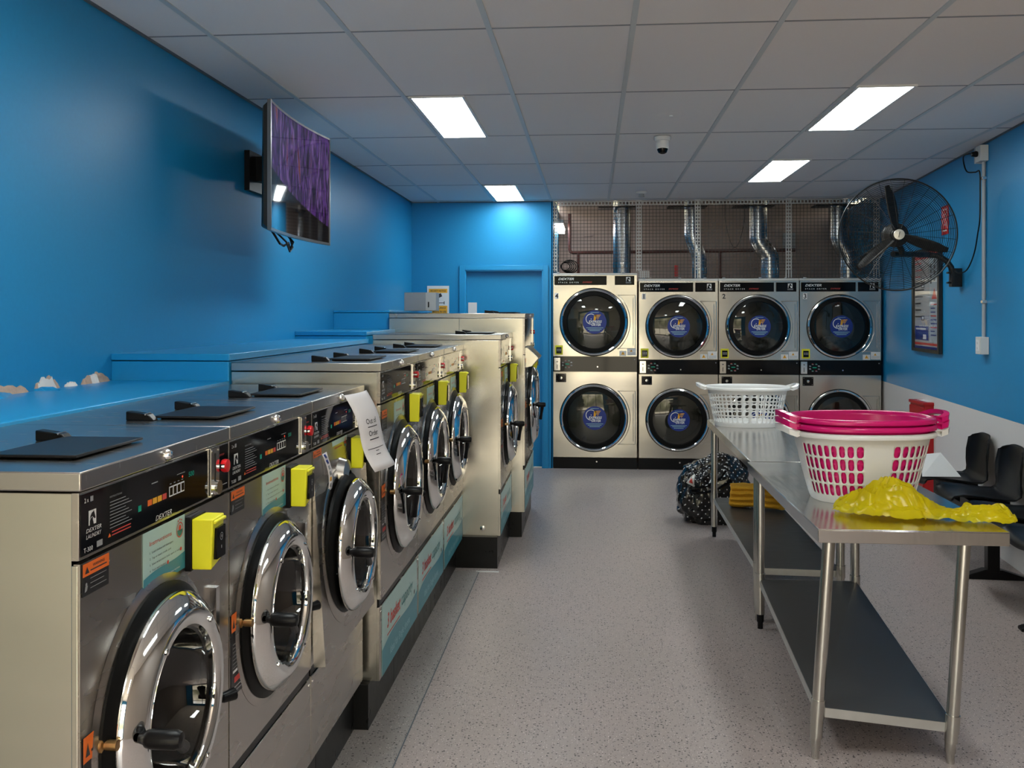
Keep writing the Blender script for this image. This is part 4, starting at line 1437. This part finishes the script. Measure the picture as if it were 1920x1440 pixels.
t = MB(M['white']); sx0, sx1, sz0, sz1 = -1.752, -1.516, 1.62, 1.927
t.box(sx0, sx1, BY - .004, BY - .001, sz0, sz1)
y = BY - .0048
w_ = sx1 - sx0
t.rect(sx0 + .018, sx1 - .018, sz1 - .075, sz1 - .032, y, M['amber']); t.text('SECURITY NOTICE', (sx0 + sx1) / 2, sz1 - .062, .018, y - .0006, M['dark_ink'], 'c', w=.165, bold=.02)
t.rect(sx0 + .018, sx1 - .018, sz0 + .008, sz0 + .095, y, M['amber'])
t.text('SURVEILLANCE', (sx0 + sx1) / 2, sz0 + .062, .02, y - .0006, M['dark_ink'], 'c', w=.165, bold=.02)
t.text('CAMERAS IN USE', (sx0 + sx1) / 2, sz0 + .022, .02, y - .0006, M['dark_ink'], 'c', w=.175, bold=.02)
cxs, czs = (sx0 + sx1) / 2, 1.80
t.poly([(cxs - .075, czs - .015), (cxs - .055, czs - .03), (cxs + .045, czs + .015), (cxs + .03, czs + .05), (cxs - .06, czs + .008)], y, M['dark_ink'])
t.poly([(cxs - .085, czs - .022), (cxs - .06, czs - .032), (cxs - .052, czs - .01), (cxs - .07, czs - .0)], y - .0004, M['dark_ink'])
t.rect(cxs - .012, cxs - .004, czs - .055, czs - .01, y, M['dark_ink']); t.rect(cxs - .012, cxs + .07, czs - .058, czs - .051, y, M['dark_ink']); t.rect(cxs + .062, cxs + .07, czs - .070, czs - .038, y, M['dark_ink'])
tag(t.build('security_sign', smooth=0), 'white and amber sign with camera picture reading SECURITY NOTICE on the back wall', 'sign')

# ------------------------------------------------------------------ things on the right wall
def rw_frame(y, z, off=0.):
    """empty-local frame on the right wall: local x runs toward the camera, local -y points into the room"""
    return (rwx(y) - off, y, z), -pi / 2 - RANG
def rw_thing(name, y, z, label, cat, off=0.002):
    loc, rz = rw_frame(y, z, off)
    return thing(name, loc, label, cat, rz)
# local +x = toward the camera (-Y world), -y = into the room (-X world)
PW = .877
t = rw_thing('framed_poster', 8.854, 1.30, 'tall black-framed information poster on the right wall below the fan', 'poster')
b = MB(M['frame_black'])
b.box(0, .05, -.03, 0, 0, .885); b.box(PW - .05, PW, -.03, 0, 0, .885); b.box(.05, PW - .05, -.03, 0, 0, .03); b.box(.05, PW - .05, -.03, 0, .855, .885)
b.build('frame', t, bevel=.002)
b = MB(M['poster']); b.box(.05, PW - .05, -.012, -.002, .03, .855)
y = -.0128
b.rect(.05, PW - .05, .80, .855, y, M['red_ink'])
b.rect(.05, PW - .05, .03, .05, y, M['blue_label']); b.rect(.05, PW - .05, .06, .08, y, M['red_ink'])
b.rect(.06, .50, .10, .22, y, M['blue_label']); b.rect(.09, .42, .19, .205, y - .0005, M['white'])
b.rect(.33, .43, .11, .15, y - .0005, M['white'])
rnd = random.Random(4)
for k in range(9):
    z = .76 - .058 * k
    b.rect(.07, .07 + .15 + .18 * rnd.random(), z, z + .012, y, M['red_ink'] if k < 3 else M['dark_ink'])
    b.rect(.07, .07 + .2 + .2 * rnd.random(), z - .020, z - .012, y, M['grey_ink'])
for z in (.27, .55, .60):
    b.rect(.27, .37, z, z + .04, y - .0004, M['dark_ink']); b.rect(.29, .35, z + .008, z + .032, y - .0008, M['card'])
b.rect(.46, .47, .26, .33, y, M['grey_ink'])
b.rect(.53, PW - .05, .09, .80, y, M['poster_pale'])
for k in range(4):
    b.rect(.55, .60, .58 + .045 * k, .61 + .045 * k, y - .0004, M['dark_ink']); b.rect(.66, .71, .60 + .05 * k, .63 + .05 * k, y - .0004, M['dark_ink'])
b.poly([(.60, .45), (.76, .45), (.68, .54)], y - .0004, M['red_ink'])
for k in range(9):
    b.rect(.57, .57 + .12 + .08 * rnd.random(), .40 - .032 * k, .41 - .032 * k, y - .0004, M['blue_label'] if k % 3 else M['red_ink'])
b.build('poster_sheet', t, smooth=0)
g = MB(glass_mat('poster_glass', (.96, .96, .96), .02)); g.rect(.05, PW - .05, .03, .855, -.021); g.build('cover_glass', t, smooth=0)

t = rw_thing('fire_sign', 8.0, 2.26, 'small red fire equipment sign on the right wall behind the fan', 'sign')
b = MB(M['red']); b.box(0, .19, -.004, 0, 0, .23)
b.rect(.03, .16, .025, .205, -.0046, M['white']); b.rect(.042, .148, .037, .193, -.0052, M['red'])
b.rect(.07, .12, .07, .165, -.0058, M['white']); b.rect(.08, .11, .082, .153, -.0062, M['red'])
b.build('sign_face', t, smooth=0)

# conduit with two outlets
t = rw_thing('power_conduit', 6.92, 1.40, 'grey vertical conduit with white outlet boxes near the right edge of the picture', 'conduit')
b = MB(M['conduit']); b.tube([(0, -.014, .06), (0, -.014, 1.30)], .0125, 14); b.build('conduit_pipe', t)
for z in (.30, 1.16): 
    b = MB(M['chrome_soft']); b.box(-.022, .022, -.028, 0, z, z + .02); b.build('pipe_saddle', t, bevel=.001)
b = MB(M['outlet']); b.box(-.045, .065, -.055, 0, -.055, .065); b.box(-.028, .048, -.058, -.055, -.035, .045, M['white']); b.box(.0, .012, -.061, -.058, .015, .03); b.box(.0, .012, -.061, -.058, -.02, -.005)
b.build('lower_outlet', t, bevel=.003)
b = MB(M['outlet']); b.box(-.05, .06, -.055, 0, 1.285, 1.395); b.box(-.06, -.05, -.06, -.0, 1.28, 1.40, M['grey_box']); b.build('upper_outlet', t, bevel=.003)
b = MB(M['black']); b.lathe([(.018, -.055), (.022, -.065), (.016, -.095), (0, -.10)], (.0, 0, 1.34), 'y', 16); b.build('plug', t)

# wall fan
FC = Vector((2.19, 7.10, 2.195))
fan = thing('wall_fan', (rwx(7.5) - .002, 7.5, 1.90), 'large black caged industrial fan on an arm from the right wall', 'fan')
FT = Matrix.Translation(FC - Vector(fan.location)) @ Matrix.Rotation(radians(-9), 4, 'Z') @ Matrix.Rotation(radians(3), 4, 'X')
RFAN = .40
def cage(front):
    b = MB(M['fan_wire']); b.T = FT
    s = -1 if front else 1
    dep = .085
    def dp(r): return s * (dep * (1 - (r / RFAN) ** 2.6))
    for k in range(26):
        r = .075 + (RFAN - .012 - .075) * k / 25
        b.tube([(r * cos(a), dp(r), r * sin(a)) for a in [2 * pi * j / 56 for j in range(56)]], .0014, 4, closed=True)
    for k in range(14):
        a = 2 * pi * k / 14 + .1 * s
        b.tube([(r * cos(a), dp(r) - s * .002, r * sin(a)) for r in [.05 + (RFAN - .05) * j / 8 for j in range(9)]], .0018, 5)
    return b
b = cage(True); b.build('front_grille', fan)
b = cage(False); b.build('rear_grille', fan)
b = MB(M['fan_black']); b.T = FT
b.tube([(RFAN * cos(a), 0, RFAN * sin(a)) for a in [2 * pi * j / 72 for j in range(72)]], .006, 8, closed=True)
b.build('cage_rim', fan)
b = MB(M['fan_hub']); b.T = FT
b.lathe([(.0, -.098), (.036, -.096), (.038, -.090), (.034, -.084)], (0, 0, 0), 'y', 28)
b.add([(-.006, -.0985, -.02), (-.002, -.0985, -.02), (.006, -.0985, .02), (.002, -.0985, .02)], [(0, 1, 2, 3)], M['black'])
b.build('hub_badge', fan, label='silver round badge')
def blade(a):
    b = MB(M['fan_black']); b.T = FT @ Matrix.Rotation(a, 4, 'Y')
    n = 14
    vs = []
    for k in range(n + 1):
        t_ = k / n
        r = .03 + .33 * t_
        wd = .016 + .026 * sin(pi * min(1, t_ * .9 + .05)) ** .8 * (1 if t_ < .8 else (1 - (t_ - .8) * 3.2))
        tw = radians(40 - 18 * t_)
        for j in range(5):
            u = (j / 4 - .5) * 2
            x = u * wd + .02 * sin(t_ * 2.)
            vs.append((x * cos(tw), x * sin(tw) + .004 * (1 - u * u), r))
    b.add(vs, [(5 * k + j, 5 * k + j + 1, 5 * k + 6 + j, 5 * k + 5 + j) for k in range(n) for j in range(4)])
    b.build('blade', fan, solid=.004)
for a in (radians(-14), radians(-14 + 120), radians(-14 + 240)): blade(a)
b = MB(M['fan_black']); b.T = FT
b.lathe([(0, -.03), (.04, -.03), (.045, .0), (.045, .03), (.085, .04), (.09, .09), (.085, .20), (.06, .23), (0, .235)], (0, 0, 0), 'y', 32)
b.build('motor', fan)
b = MB(M['fan_black'])
m0 = FT @ Vector((0.02, .15, -.04))
wl_ = Vector((-.03, 0, 0))
b.tube([m0, m0 + Vector((.04, .02, -.07)), m0 + Vector((.05, .03, -.10))], .022, 10)
armz = m0.z - .095
b.tube([Vector((m0.x - .02, m0.y + .03, armz)), Vector((-.22, .06, armz + .01)), Vector((-.15, .04, armz - .0)), Vector((-.095, .02, armz - .04)), Vector((-.07, .0, armz - .09)), Vector((-.06, 0, .02)), Vector((-.055, 0, -.02))], .022, 12)
b.build('arm', fan)
b = MB(M['fan_black']); b.box(-.075, -.0, -.035, .035, -.07, .07); b.box(-.10, -.04, -.02, .02, -.045, -.03); b.box(-.10, -.04, -.02, .02, .03, .045)
b.build('wall_mount', fan, bevel=.004)
# fan cable up to the outlet
b = MB(M['black'])
cx0 = Vector(fan.location)
def rwp(y, z, off): return Vector((rwx(y) - off, y, z))
pts = [rwp(7.5, 1.97, .06), rwp(7.38, 1.93, .05), rwp(7.25, 1.95, .03), rwp(7.12, 2.06, .02), rwp(7.02, 2.20, .025), rwp(6.96, 2.30, .03), rwp(6.955, 2.50, .03), rwp(6.95, 2.62, .035), rwp(7.0, 2.625, .05), rwp(7.08, 2.64, .08), rwp(7.09, 2.70, .10), rwp(7.02, 2.745, .12), rwp(6.93, 2.745, .10)]
sm = []
for i in range(len(pts) - 1):
    p0 = pts[max(i - 1, 0)]; p1 = pts[i]; p2 = pts[i + 1]; p3 = pts[min(i + 2, len(pts) - 1)]
    for k in range(6):
        t_ = k / 6
        sm.append(.5 * ((2 * p1) + (p2 - p0) * t_ + (2 * p0 - 5 * p1 + 4 * p2 - p3) * t_ ** 2 + (3 * p1 - p0 - 3 * p2 + p3) * t_ ** 3))
sm.append(pts[-1])
b.tube([p - cx0 for p in sm], .005, 8)
b.build('power_cord', fan)

# red cabinet
t = thing('fire_cabinet', (2.755, 8.25, 0), 'red metal cabinet standing against the right wall', 'cabinet')
b = MB(M['cabinet_red']); b.box(.012, .235 + .03, 0, .36, 0, .86); b.build('body', t, bevel=.003)
b = MB(M['cabinet_red']); b.box(0, .27, -.012, .372, .86, .885); b.build('top', t, bevel=.003)
b = MB(M['cabinet_red']); b.box(.0, .012, .01, .35, .04, .84)
d_ = b.build('door', t, bevel=.002)
b = MB(M['chrome_soft']); b.lathe([(0, -.014), (.045, -.012), (.05, -.0)], (0, .17, .70), 'x', 24); b.lathe([(0, -.018), (.025, -.017), (.026, -.012)], (0, .17, .70), 'x', 20, M['black']); b.build('lock_dial', d_, label='round silver and black lock')
b = MB(M['paper']); b.box(.05, .2, .05, .30, .885, .888); b.build('paper_sheet'); bpy.data.objects['paper_sheet'].location = (2.755, 8.25, 0); tag(bpy.data.objects['paper_sheet'], 'white paper lying on top of the red cabinet', 'paper')

# ------------------------------------------------------------------ steel tables
def table(loc, W_, L_, H_, name_label, shelf, rz=0., lean=0., legs_in=(.055, .13), edge='f'):
    t = thing('steel_table', loc, name_label, 'table', rz, 'stainless folding tables')
    b = MB(M['steel_table'])
    b.box(0, W_, 0, L_, H_ - .004, H_)
    b.box(0, W_, 0, .003, H_ - .05, H_ - .004); b.box(0, W_, L_ - .003, L_, H_ - .05, H_ - .004)
    b.box(0, .003, .003, L_ - .003, H_ - .05, H_ - .004); b.box(W_ - .003, W_, .003, L_ - .003, H_ - .05, H_ - .004)
    b.build('tabletop', t, bevel=.002)
    b = MB(M['steel_leg']); b.box(legs_in[0], legs_in[0] + .08, .06, L_ - .06, H_ - .03, H_ - .005); b.box(W_ - legs_in[1] - .08, W_ - legs_in[1], .06, L_ - .06, H_ - .03, H_ - .005)
    b.build('underframe', t)
    for i, (lx, ly) in enumerate([(legs_in[0], .06), (W_ - legs_in[1], .06), (legs_in[0], L_ - .06), (W_ - legs_in[1], L_ - .06)]):
        near = ly < L_ / 2
        ln = lean if near else 0.
        def X(z): return lx - ln * (1 - z / H_)
        zs = shelf[i]
        b = MB(M['steel_leg'])
        b.tube([(X(.075), ly, .075), (X(H_ - .01), ly, H_ - .01)], .0225, 20)
        lg = b.build('leg', t)
        b = MB(M['steel_leg']); b.tube([(X(zs - .035), ly, zs - .035), (X(zs + .03), ly, zs + .03)], .0258, 20)
        b.build('leg_collar', lg)
        b = MB(M['black'] if not near else M['steel_leg']); b.lathe([(.0185, .085), (.0185, .04), (.014, .03), (.014, .0), (.0, .0)], (X(.04), ly, 0), 'z', 16)
        b.build('foot', lg)
    # shelf, corner heights follow the collars
    def P(ix, iy, dz):
        i = ix + 2 * iy
        near = iy == 0
        lx = [legs_in[0], W_ - legs_in[1]][ix]
        ly = [.06, L_ - .06][iy]
        ln = lean if near else 0.
        e = -.004 if ix == 0 else .004
        return (lx - ln * (1 - shelf[i] / H_) + e, ly + (-.0 if iy == 0 else .0), shelf[i] + dz)
    b = MB(M['shelf'])
    c = [P(0, 0, .0), P(1, 0, .0), P(1, 1, .0), P(0, 1, .0)]
    lo = [(p[0], p[1], p[2] - .003) for p in c]
    b.add(c + lo, [(0, 1, 2, 3), (7, 6, 5, 4)])
    sh = b.build('lower_shelf', t, smooth=0, label='dark galvanised lower shelf')
    e = MB(M['shelf_edge'])
    dn = .034
    for i, j in ((0, 1), (1, 2), (2, 3), (3, 0)):
        p, q = Vector(c[i]), Vector(c[j])
        if i == 0: p = p + Vector((.020, 0, 0)); q = q - Vector((.020, 0, 0))
        nrm = Vector((q.y - p.y, -(q.x - p.x), 0)).normalized() * .0015
        e.add([p + nrm, q + nrm, q + nrm - Vector((0, 0, dn)), p + nrm - Vector((0, 0, dn)), p - nrm, q - nrm, q - nrm - Vector((0, 0, dn)), p - nrm - Vector((0, 0, dn))],
              [(0, 3, 2, 1), (4, 5, 6, 7), (0, 1, 5, 4), (3, 7, 6, 2), (0, 4, 7, 3), (1, 2, 6, 5)])
    e.build('shelf_edge', sh, smooth=0, label='pale folded shelf edge')
    return t
table((.811, 3.52, 0), .662, 1.575, .85, 'nearer stainless steel table with the stacked baskets and yellow bag on top', [.185, .145, .255, .255], lean=.055)
table((.832, 5.115, 0), .662, 2.03, .85, 'farther stainless steel table with the white basket on top', [.275, .27, .285, .285], rz=-.006, legs_in=(.045, .19))

# ------------------------------------------------------------------ laundry baskets
def basket(loc, rz, m, label, a1=.272, b1=.205, a0=.20, b0=.15, H=.282, gaps=True, rows=4, zfrac=(.10, .86), hole=(.36, .45), phase=0., name='laundry_basket', group=None):
    t = thing(name, loc, label, 'laundry basket', rz, group)
    b = MB(m)
    def pt(u, v):
        a = 2 * pi * u + phase
        ex = 2 / 2.5
        ca, sa = cos(a), sin(a)
        k = v ** .85
        ax = a0 + (a1 - a0) * k; bx = b0 + (b1 - b0) * k
        return (ax * math.copysign(abs(ca) ** ex, ca), bx * math.copysign(abs(sa) ** ex, sa), v * H)
    NC = 44
    vr = [0, zfrac[0]] + [zfrac[0] + (zfrac[1] - zfrac[0]) * (k + 1) / rows for k in range(rows)] + [1.]
    for c in range(NC):
        u0, u1 = c / NC, (c + 1) / NC
        for r in range(len(vr) - 1):
            v0, v1 = vr[r], vr[r + 1]
            q = c % 11
            holed = 1 <= r <= rows and not (gaps and q in (0, 10))
            if gaps and r == rows and q in (1, 9): holed = holed
            if holed:
                outer = []
                for k in range(3): outer.append((-1 + 2 * k / 3, -1))
                for k in range(3): outer.append((1, -1 + 2 * k / 3))
                for k in range(3): outer.append((1 - 2 * k / 3, 1))
                for k in range(3): outer.append((-1, 1 - 2 * k / 3))
                O = []; I = []
                for (px, py) in outer:
                    O.append(pt(u0 + (u1 - u0) * (px + 1) / 2, v0 + (v1 - v0) * (py + 1) / 2))
                    a = atan2(py, px)
                    ix = hole[0] * 2 * math.copysign(abs(cos(a)) ** .72, cos(a)); iy = hole[1] * 2 * math.copysign(abs(sin(a)) ** .72, sin(a))
                    I.append(pt(u0 + (u1 - u0) * (ix + 1) / 2, v0 + (v1 - v0) * (iy + 1) / 2))
                b.add(O + I, [(k, (k + 1) % 12, 12 + (k + 1) % 12, 12 + k) for k in range(12)])
            else:
                vs = [pt(u0 + (u1 - u0) * i / 3, v0 + (v1 - v0) * j / 3) for j in range(4) for i in range(4)]
                b.add(vs, [(4 * j + i, 4 * j + i + 1, 4 * j + i + 5, 4 * j + i + 4) for j in range(3) for i in range(3)])
    # base
    n = NC * 3
    vs = [pt(k / n, 0) for k in range(n)] + [(pt(k / n, 0)[0] * .9, pt(k / n, 0)[1] * .9, .012) for k in range(n)] + [(0, 0, .012)]
    b.add(vs, [(k, (k + 1) % n, n + (k + 1) % n, n + k) for k in range(n)] + [(n + k, n + (k + 1) % n, 2 * n) for k in range(n)])
    b.build('basket_body', t, merge=True, solid=.003, smooth=50)
    # rim
    r = MB(m)
    n = 88
    prof = [(-.002, -.004), (.004, .004), (.013, .007), (.021, .003), (.024, -.005), (.022, -.014), (.019, -.014), (.020, -.005), (.013, .002)]
    vs = []
    for k in range(n):
        p = pt(k / n, 1.)
        q = Vector((p[0] / a1 ** 2, p[1] / b1 ** 2, 0)).normalized()
        for (o_, z_) in prof:
            vs.append((p[0] + q.x * o_, p[1] + q.y * o_, H + z_))
    L = len(prof)
    r.add(vs, [(k * L + j, ((k + 1) % n) * L + j, ((k + 1) % n) * L + (j + 1) % L, k * L + (j + 1) % L) for k in range(n) for j in range(L)])
    r.build('rim', t, smooth=50)
    for s in (-1, 1):
        h = MB(m)
        path = []
        for k in range(11):
            a = -pi / 2 + pi * k / 10
            ca_ = max(cos(a), 0)
            path.append((s * (a1 + .006 + .052 * ca_ ** .5), .082 * sin(a), H + .022 * ca_ ** .7))
        vs = []
        for k, p in enumerate(path):
            w2 = .011
            vs += [(p[0], p[1], p[2] - .010), (p[0] + s * .002, p[1] * 1.0, p[2] + .008), (p[0] + s * .022, p[1] * 1.15, p[2] + .006), (p[0] + s * .020, p[1] * 1.15, p[2] - .016)]
        h.add(vs, [(4 * k + j, 4 * k + (j + 1) % 4, 4 * k + 4 + (j + 1) % 4, 4 * k + 4 + j) for k in range(10) for j in range(4)])
        h.build('handle', t, smooth=40)
    return t
bx, by = 1.125, 4.13
basket((bx, by, .852), .10, M['basket_white'], 'white laundry basket with pink baskets nested in it, on the nearer table')
basket((bx, by, .852 + .030), .10, M['basket_pink'], 'lower one of the two pink baskets nested in the white basket', phase=.07, hole=(.22, .34))
basket((bx, by, .852 + .058), .10, M['basket_pink'], 'topmost pink basket of the nested stack', phase=.14, hole=(.22, .34))
basket((1.075, 6.78, .852), -.04, M['basket_white'], 'empty white laundry basket on the farther table', a1=.27, b1=.20, a0=.215, b0=.16, H=.265, gaps=False, hole=(.39, .43))

# ------------------------------------------------------------------ yellow plastic bag
def bag_surface():
    """thin crumpled film: overlapping creased sheets gathered at a twisted neck"""
    b = MB(M['bag'])
    def sheet(cx, cy, a, c, h, seed, na=110, nr=34, lift=0., squash=1.):
        off = Vector((seed * 7.3, seed * 2.9, seed * 5.1))
        vs = [None] * (na * nr)
        for i in range(na):
            th = 2 * pi * i / na
            edge = 1 + .16 * noise.noise(Vector((cos(th) * 1.6, sin(th) * 1.6, seed * 3.))) + .05 * noise.noise(Vector((cos(th) * 6, sin(th) * 6, seed)))
            for k in range(nr):
                r = ((k + .02) / (nr - 1))
                rr = r * edge
                x = cx + a * rr * cos(th); y = cy + c * rr * sin(th)
                q = Vector((x * 9, y * 10, 0)) + off
                w = Vector((noise.noise(q), noise.noise(q + Vector((9, 0, 0))), 0)) * .9
                d, _ = noise.voronoi(q * 1.1 + w)
                d2, _ = noise.voronoi(q * 3.0 + w * 2)
                ridge = 1 - min(1, (d[1] - d[0]) * 1.5)
                ridge2 = 1 - min(1, (d2[1] - d2[0]) * 1.6)
                env = max(0, 1 - r ** 2.2) ** .8
                z = h * env * (.50 + .38 * ridge + .22 * ridge2 + .35 * noise.noise(q * .55)) + lift
                z += .010 * ridge2 * (r > .85) + .006 * (1 + noise.noise(q * 2)) * (r > .9)
                x += .016 * noise.noise(q * 1.4 + Vector((0, 0, 5))) * (.3 + env)
                y += .016 * noise.noise(q * 1.4 + Vector((0, 5, 0))) * (.3 + env)
                vs[i * nr + k] = (x, y, max(z * squash, .0012 + .0008 * seed))
        fs = [(i * nr + k, ((i + 1) % na) * nr + k, ((i + 1) % na) * nr + k + 1, i * nr + k + 1) for i in range(na) for k in range(nr - 1)]
        b.add(vs, fs)
    # big lobe
    sheet(-.13, .0, .205, .115, .125, 1.)
    sheet(-.10, .005, .175, .105, .135, 2.)
    sheet(-.04, -.01, .16, .090, .095, 3.)
    sheet(-.18, -.02, .15, .075, .070, 4.)
    # small lobe
    sheet(.20, .0, .135, .075, .060, 5.)
    sheet(.22, .005, .115, .065, .072, 6.)
    sheet(.27, .02, .070, .055, .070, 7.)
    # twisted neck with its folds
    for k in range(7):
        ph = 2 * pi * k / 7
        pts = []
        for j in range(13):
            t = j / 12
            rad_ = .030 * (1 - sin(pi * t) * .72)
            pts.append((.01 + .13 * t, rad_ * cos(ph + t * 2.6), .024 + rad_ * sin(ph + t * 2.6) * .7))
        b.tube(pts, [.010 * (.7 + .5 * abs(j / 12 - .5)) for j in range(13)], 7)
    return b.build('plastic_bag', smooth=80)
bag = bag_surface()
bag.scale = (.96, .96, .84)
bag.location = (1.245, 3.75, .8545)
bag.rotation_euler = (0, 0, radians(-19))
tag(bag, 'crumpled yellow plastic bag lying on the near end of the table', 'plastic bag')

# ------------------------------------------------------------------ polka dot bag, towel
def polka():
    bm = bmesh.new()
    bmesh.ops.create_icosphere(bm, subdivisions=6, radius=1.)
    uvl = bm.loops.layers.uv.new('UVMap')
    sz = Vector((.30, .20, .27))
    for v in bm.verts:
        p = v.co.copy()
        # squarish sack
        q = Vector([math.copysign(abs(c) ** .62, c) for c in p])
        top = max(0, q.z)
        q.x *= 1 - .22 * top; q.y *= 1 - .35 * top
        q.z += .10 * sin(q.x * 3.2 + .6) * (q.z > 0)
        d, _ = noise.voronoi(p * 2.1 + Vector((5, 1, 2)))
        d2, _ = noise.voronoi(p * 5.3 + Vector((5, 1, 2)))
        s = 1 + .13 * (d[1] - d[0] - .35) + .05 * (d2[1] - d2[0] - .3) + .07 * noise.noise(p * 3)
        q = q * s
        co = Vector((q.x * sz.x, q.y * sz.y, q.z * sz.z))
        if co.z < -sz.z * .9: co.z = -sz.z * .9 + .0
        v.co = co
    for f in bm.faces:
        for l in f.loops:
            c = l.vert.co
            n_ = f.normal
            if abs(f.calc_center_median().y) > .0 and True:
                l[uvl].uv = (c.x + c.y * .35, c.z + c.y * .5)
    me = bpy.data.meshes.new('polka_dot_bag'); bm.to_mesh(me); bm.free(); me.shade_smooth(); me.materials.append(M['dots'])
    return me
t = thing('polka_dot_bag', (.955, 7.62, 0), 'glossy black bag with white polka dots on the floor behind the table legs', 'bag')
o = bpy.data.objects.new('bag_body', polka()); COL.objects.link(o); o.parent = t; o.location = (0, 0, .243)
b = MB(M['black_gloss'])
b.tube([(-.20, -.20, .28), (-.14, -.235, .30), (-.06, -.245, .33), (.02, -.24, .38), (.06, -.22, .43)], .009, 8)
b.tube([(-.20, -.21, .27), (-.10, -.245, .265), (.0, -.25, .30), (.10, -.235, .36)], .009, 8)
b.build('strap', t, label='shiny black strap')
b = MB(M['card']); b.add([(-.235, -.185, .33), (-.175, -.20, .30), (-.20, -.19, .38), (-.17, -.185, .40)], [(0, 1, 3, 2)]); b.add([(-.215, -.19, .335), (-.185, -.202, .325), (-.195, -.195, .37)], [(0, 1, 2)], M['red_ink'])
b.build('care_label', t, solid=.001, label='small white and red label')

def towel():
    b = MB(M['towel'])
    n, mm = 60, 64
    vs = []
    for i in range(n + 1):
        t = i / n
        x = (t - .5) * .37
        e = min(1, min(t, 1 - t) / .05) ** .4
        for j in range(mm):
            a = 2 * pi * j / mm
            ca, sa = cos(a), sin(a)
            ry = .075; rz_ = .078
            yy = ry * math.copysign(abs(ca) ** .5, ca); zz = rz_ * math.copysign(abs(sa) ** .6, sa)
            # horizontal fold ridges on the long faces
            fold = .020 * abs(sin((zz + rz_) / (2 * rz_) * pi * 4)) * (abs(ca) > .2)
            yy += math.copysign(fold, ca) - .014 * (abs(ca) > .2) * math.copysign(1, ca)
            zz += .006 * sin(x * 14 + 1) + .004 * noise.noise(Vector((x * 20, yy * 20, zz * 20)))
            vs.append((x + .006 * sin(a * 3), yy * e, rz_ + .008 + zz * (.94 + .06 * e)))
    fs = [(i * mm + j, i * mm + (j + 1) % mm, (i + 1) * mm + (j + 1) % mm, (i + 1) * mm + j) for i in range(n) for j in range(mm)]
    fs += [tuple(range(mm))[::-1], tuple(n * mm + j for j in range(mm))]
    b.add(vs, fs)
    return b
o = towel().build('folded_towel', smooth=60)
o.location = (1.135, 6.72, .285); o.rotation_euler = (0, 0, radians(-22))
tag(o, 'folded mustard yellow towel on the lower shelf of the farther table', 'towel')

# ------------------------------------------------------------------ beam seating along the right wall
seat = thing('beam_seating', (rwx(6.2) - .225, 6.2, 0), 'row of black plastic chairs on a beam along the right wall', 'seating', -pi / 2 - RANG)
# local: x toward the camera, -y into the room, +y to the wall
def shell(cx_):
    b = MB(M['chair'])
    prof = [(-.245, .455), (-.235, .482), (-.19, .494), (-.08, .486), (.04, .472), (.11, .472), (.140, .492), (.155, .53), (.168, .59), (.180, .67), (.192, .755), (.197, .79), (.203, .803)]
    wid = [.19, .21, .225, .23, .23, .23, .23, .23, .228, .222, .21, .195, .165]
    n = 14
    vs = []
    for (y, z), w_ in zip(prof, wid):
        for j in range(n + 1):
            s = j / n * 2 - 1
            e = abs(s) ** 3
            back = max(0, min(1, (z - .48) / .15)) if y > .1 else 0
            vs.append((cx_ + s * w_, y - .045 * e * back, z + .028 * e * (1 - back) - (.03 * e if z > .775 else 0)))
    b.add(vs, [((n + 1) * k + j, (n + 1) * k + j + 1, (n + 1) * (k + 1) + j + 1, (n + 1) * (k + 1) + j) for k in range(len(prof) - 1) for j in range(n)])
    b.build('seat_shell', seat, solid=.008, smooth=60)
    b = MB(M['black']); b.box(cx_ - .09, cx_ + .09, -.12, .12, .37, .466); b.build('seat_bracket', seat)
for k in range(4): shell(-.66 + .62 * k)
b = MB(M['black']); b.box(-1.05, 1.4, -.04, .04, .325, .37); b.build('beam', seat, bevel=.003)
for lx in (-.95, .10, 1.1):
    b = MB(M['black']); b.box(lx - .035, lx + .035, -.035, .035, .045, .33)
    b.add([(lx - .03, -.18, 0), (lx + .03, -.18, 0), (lx + .03, .20, 0), (lx - .03, .20, 0), (lx - .03, -.18, .015), (lx + .03, -.18, .015), (lx + .03, .20, .015), (lx - .03, .20, .015),
           (lx - .035, -.05, .06), (lx + .035, -.05, .06), (lx + .035, .05, .06), (lx - .035, .05, .06)],
          [(0, 3, 2, 1), (0, 1, 5, 4), (2, 3, 7, 6), (4, 5, 9, 8), (6, 7, 11, 10), (8, 9, 10, 11), (1, 2, 6, 10, 9, 5), (3, 0, 4, 8, 11, 7)])
    b.build('leg', seat, bevel=.003)
# folded white card on the far seat
b = MB(M['card'])
b.add([(-.13, -.15, 0), (.13, -.17, 0), (.04, -.06, .15), (-.09, -.04, .135)], [(0, 1, 2, 3)])
b.add([(-.13, .06, 0), (.15, .03, 0), (.04, -.06, .15), (-.09, -.04, .135)], [(0, 1, 2, 3)])
o = b.build('folded_card', solid=.003, smooth=0); o.location = (rwx(6.9) - .36, 6.95, .508); o.rotation_euler = (0, 0, .1)
tag(o, 'folded white card standing on the farthest black seat', 'card')
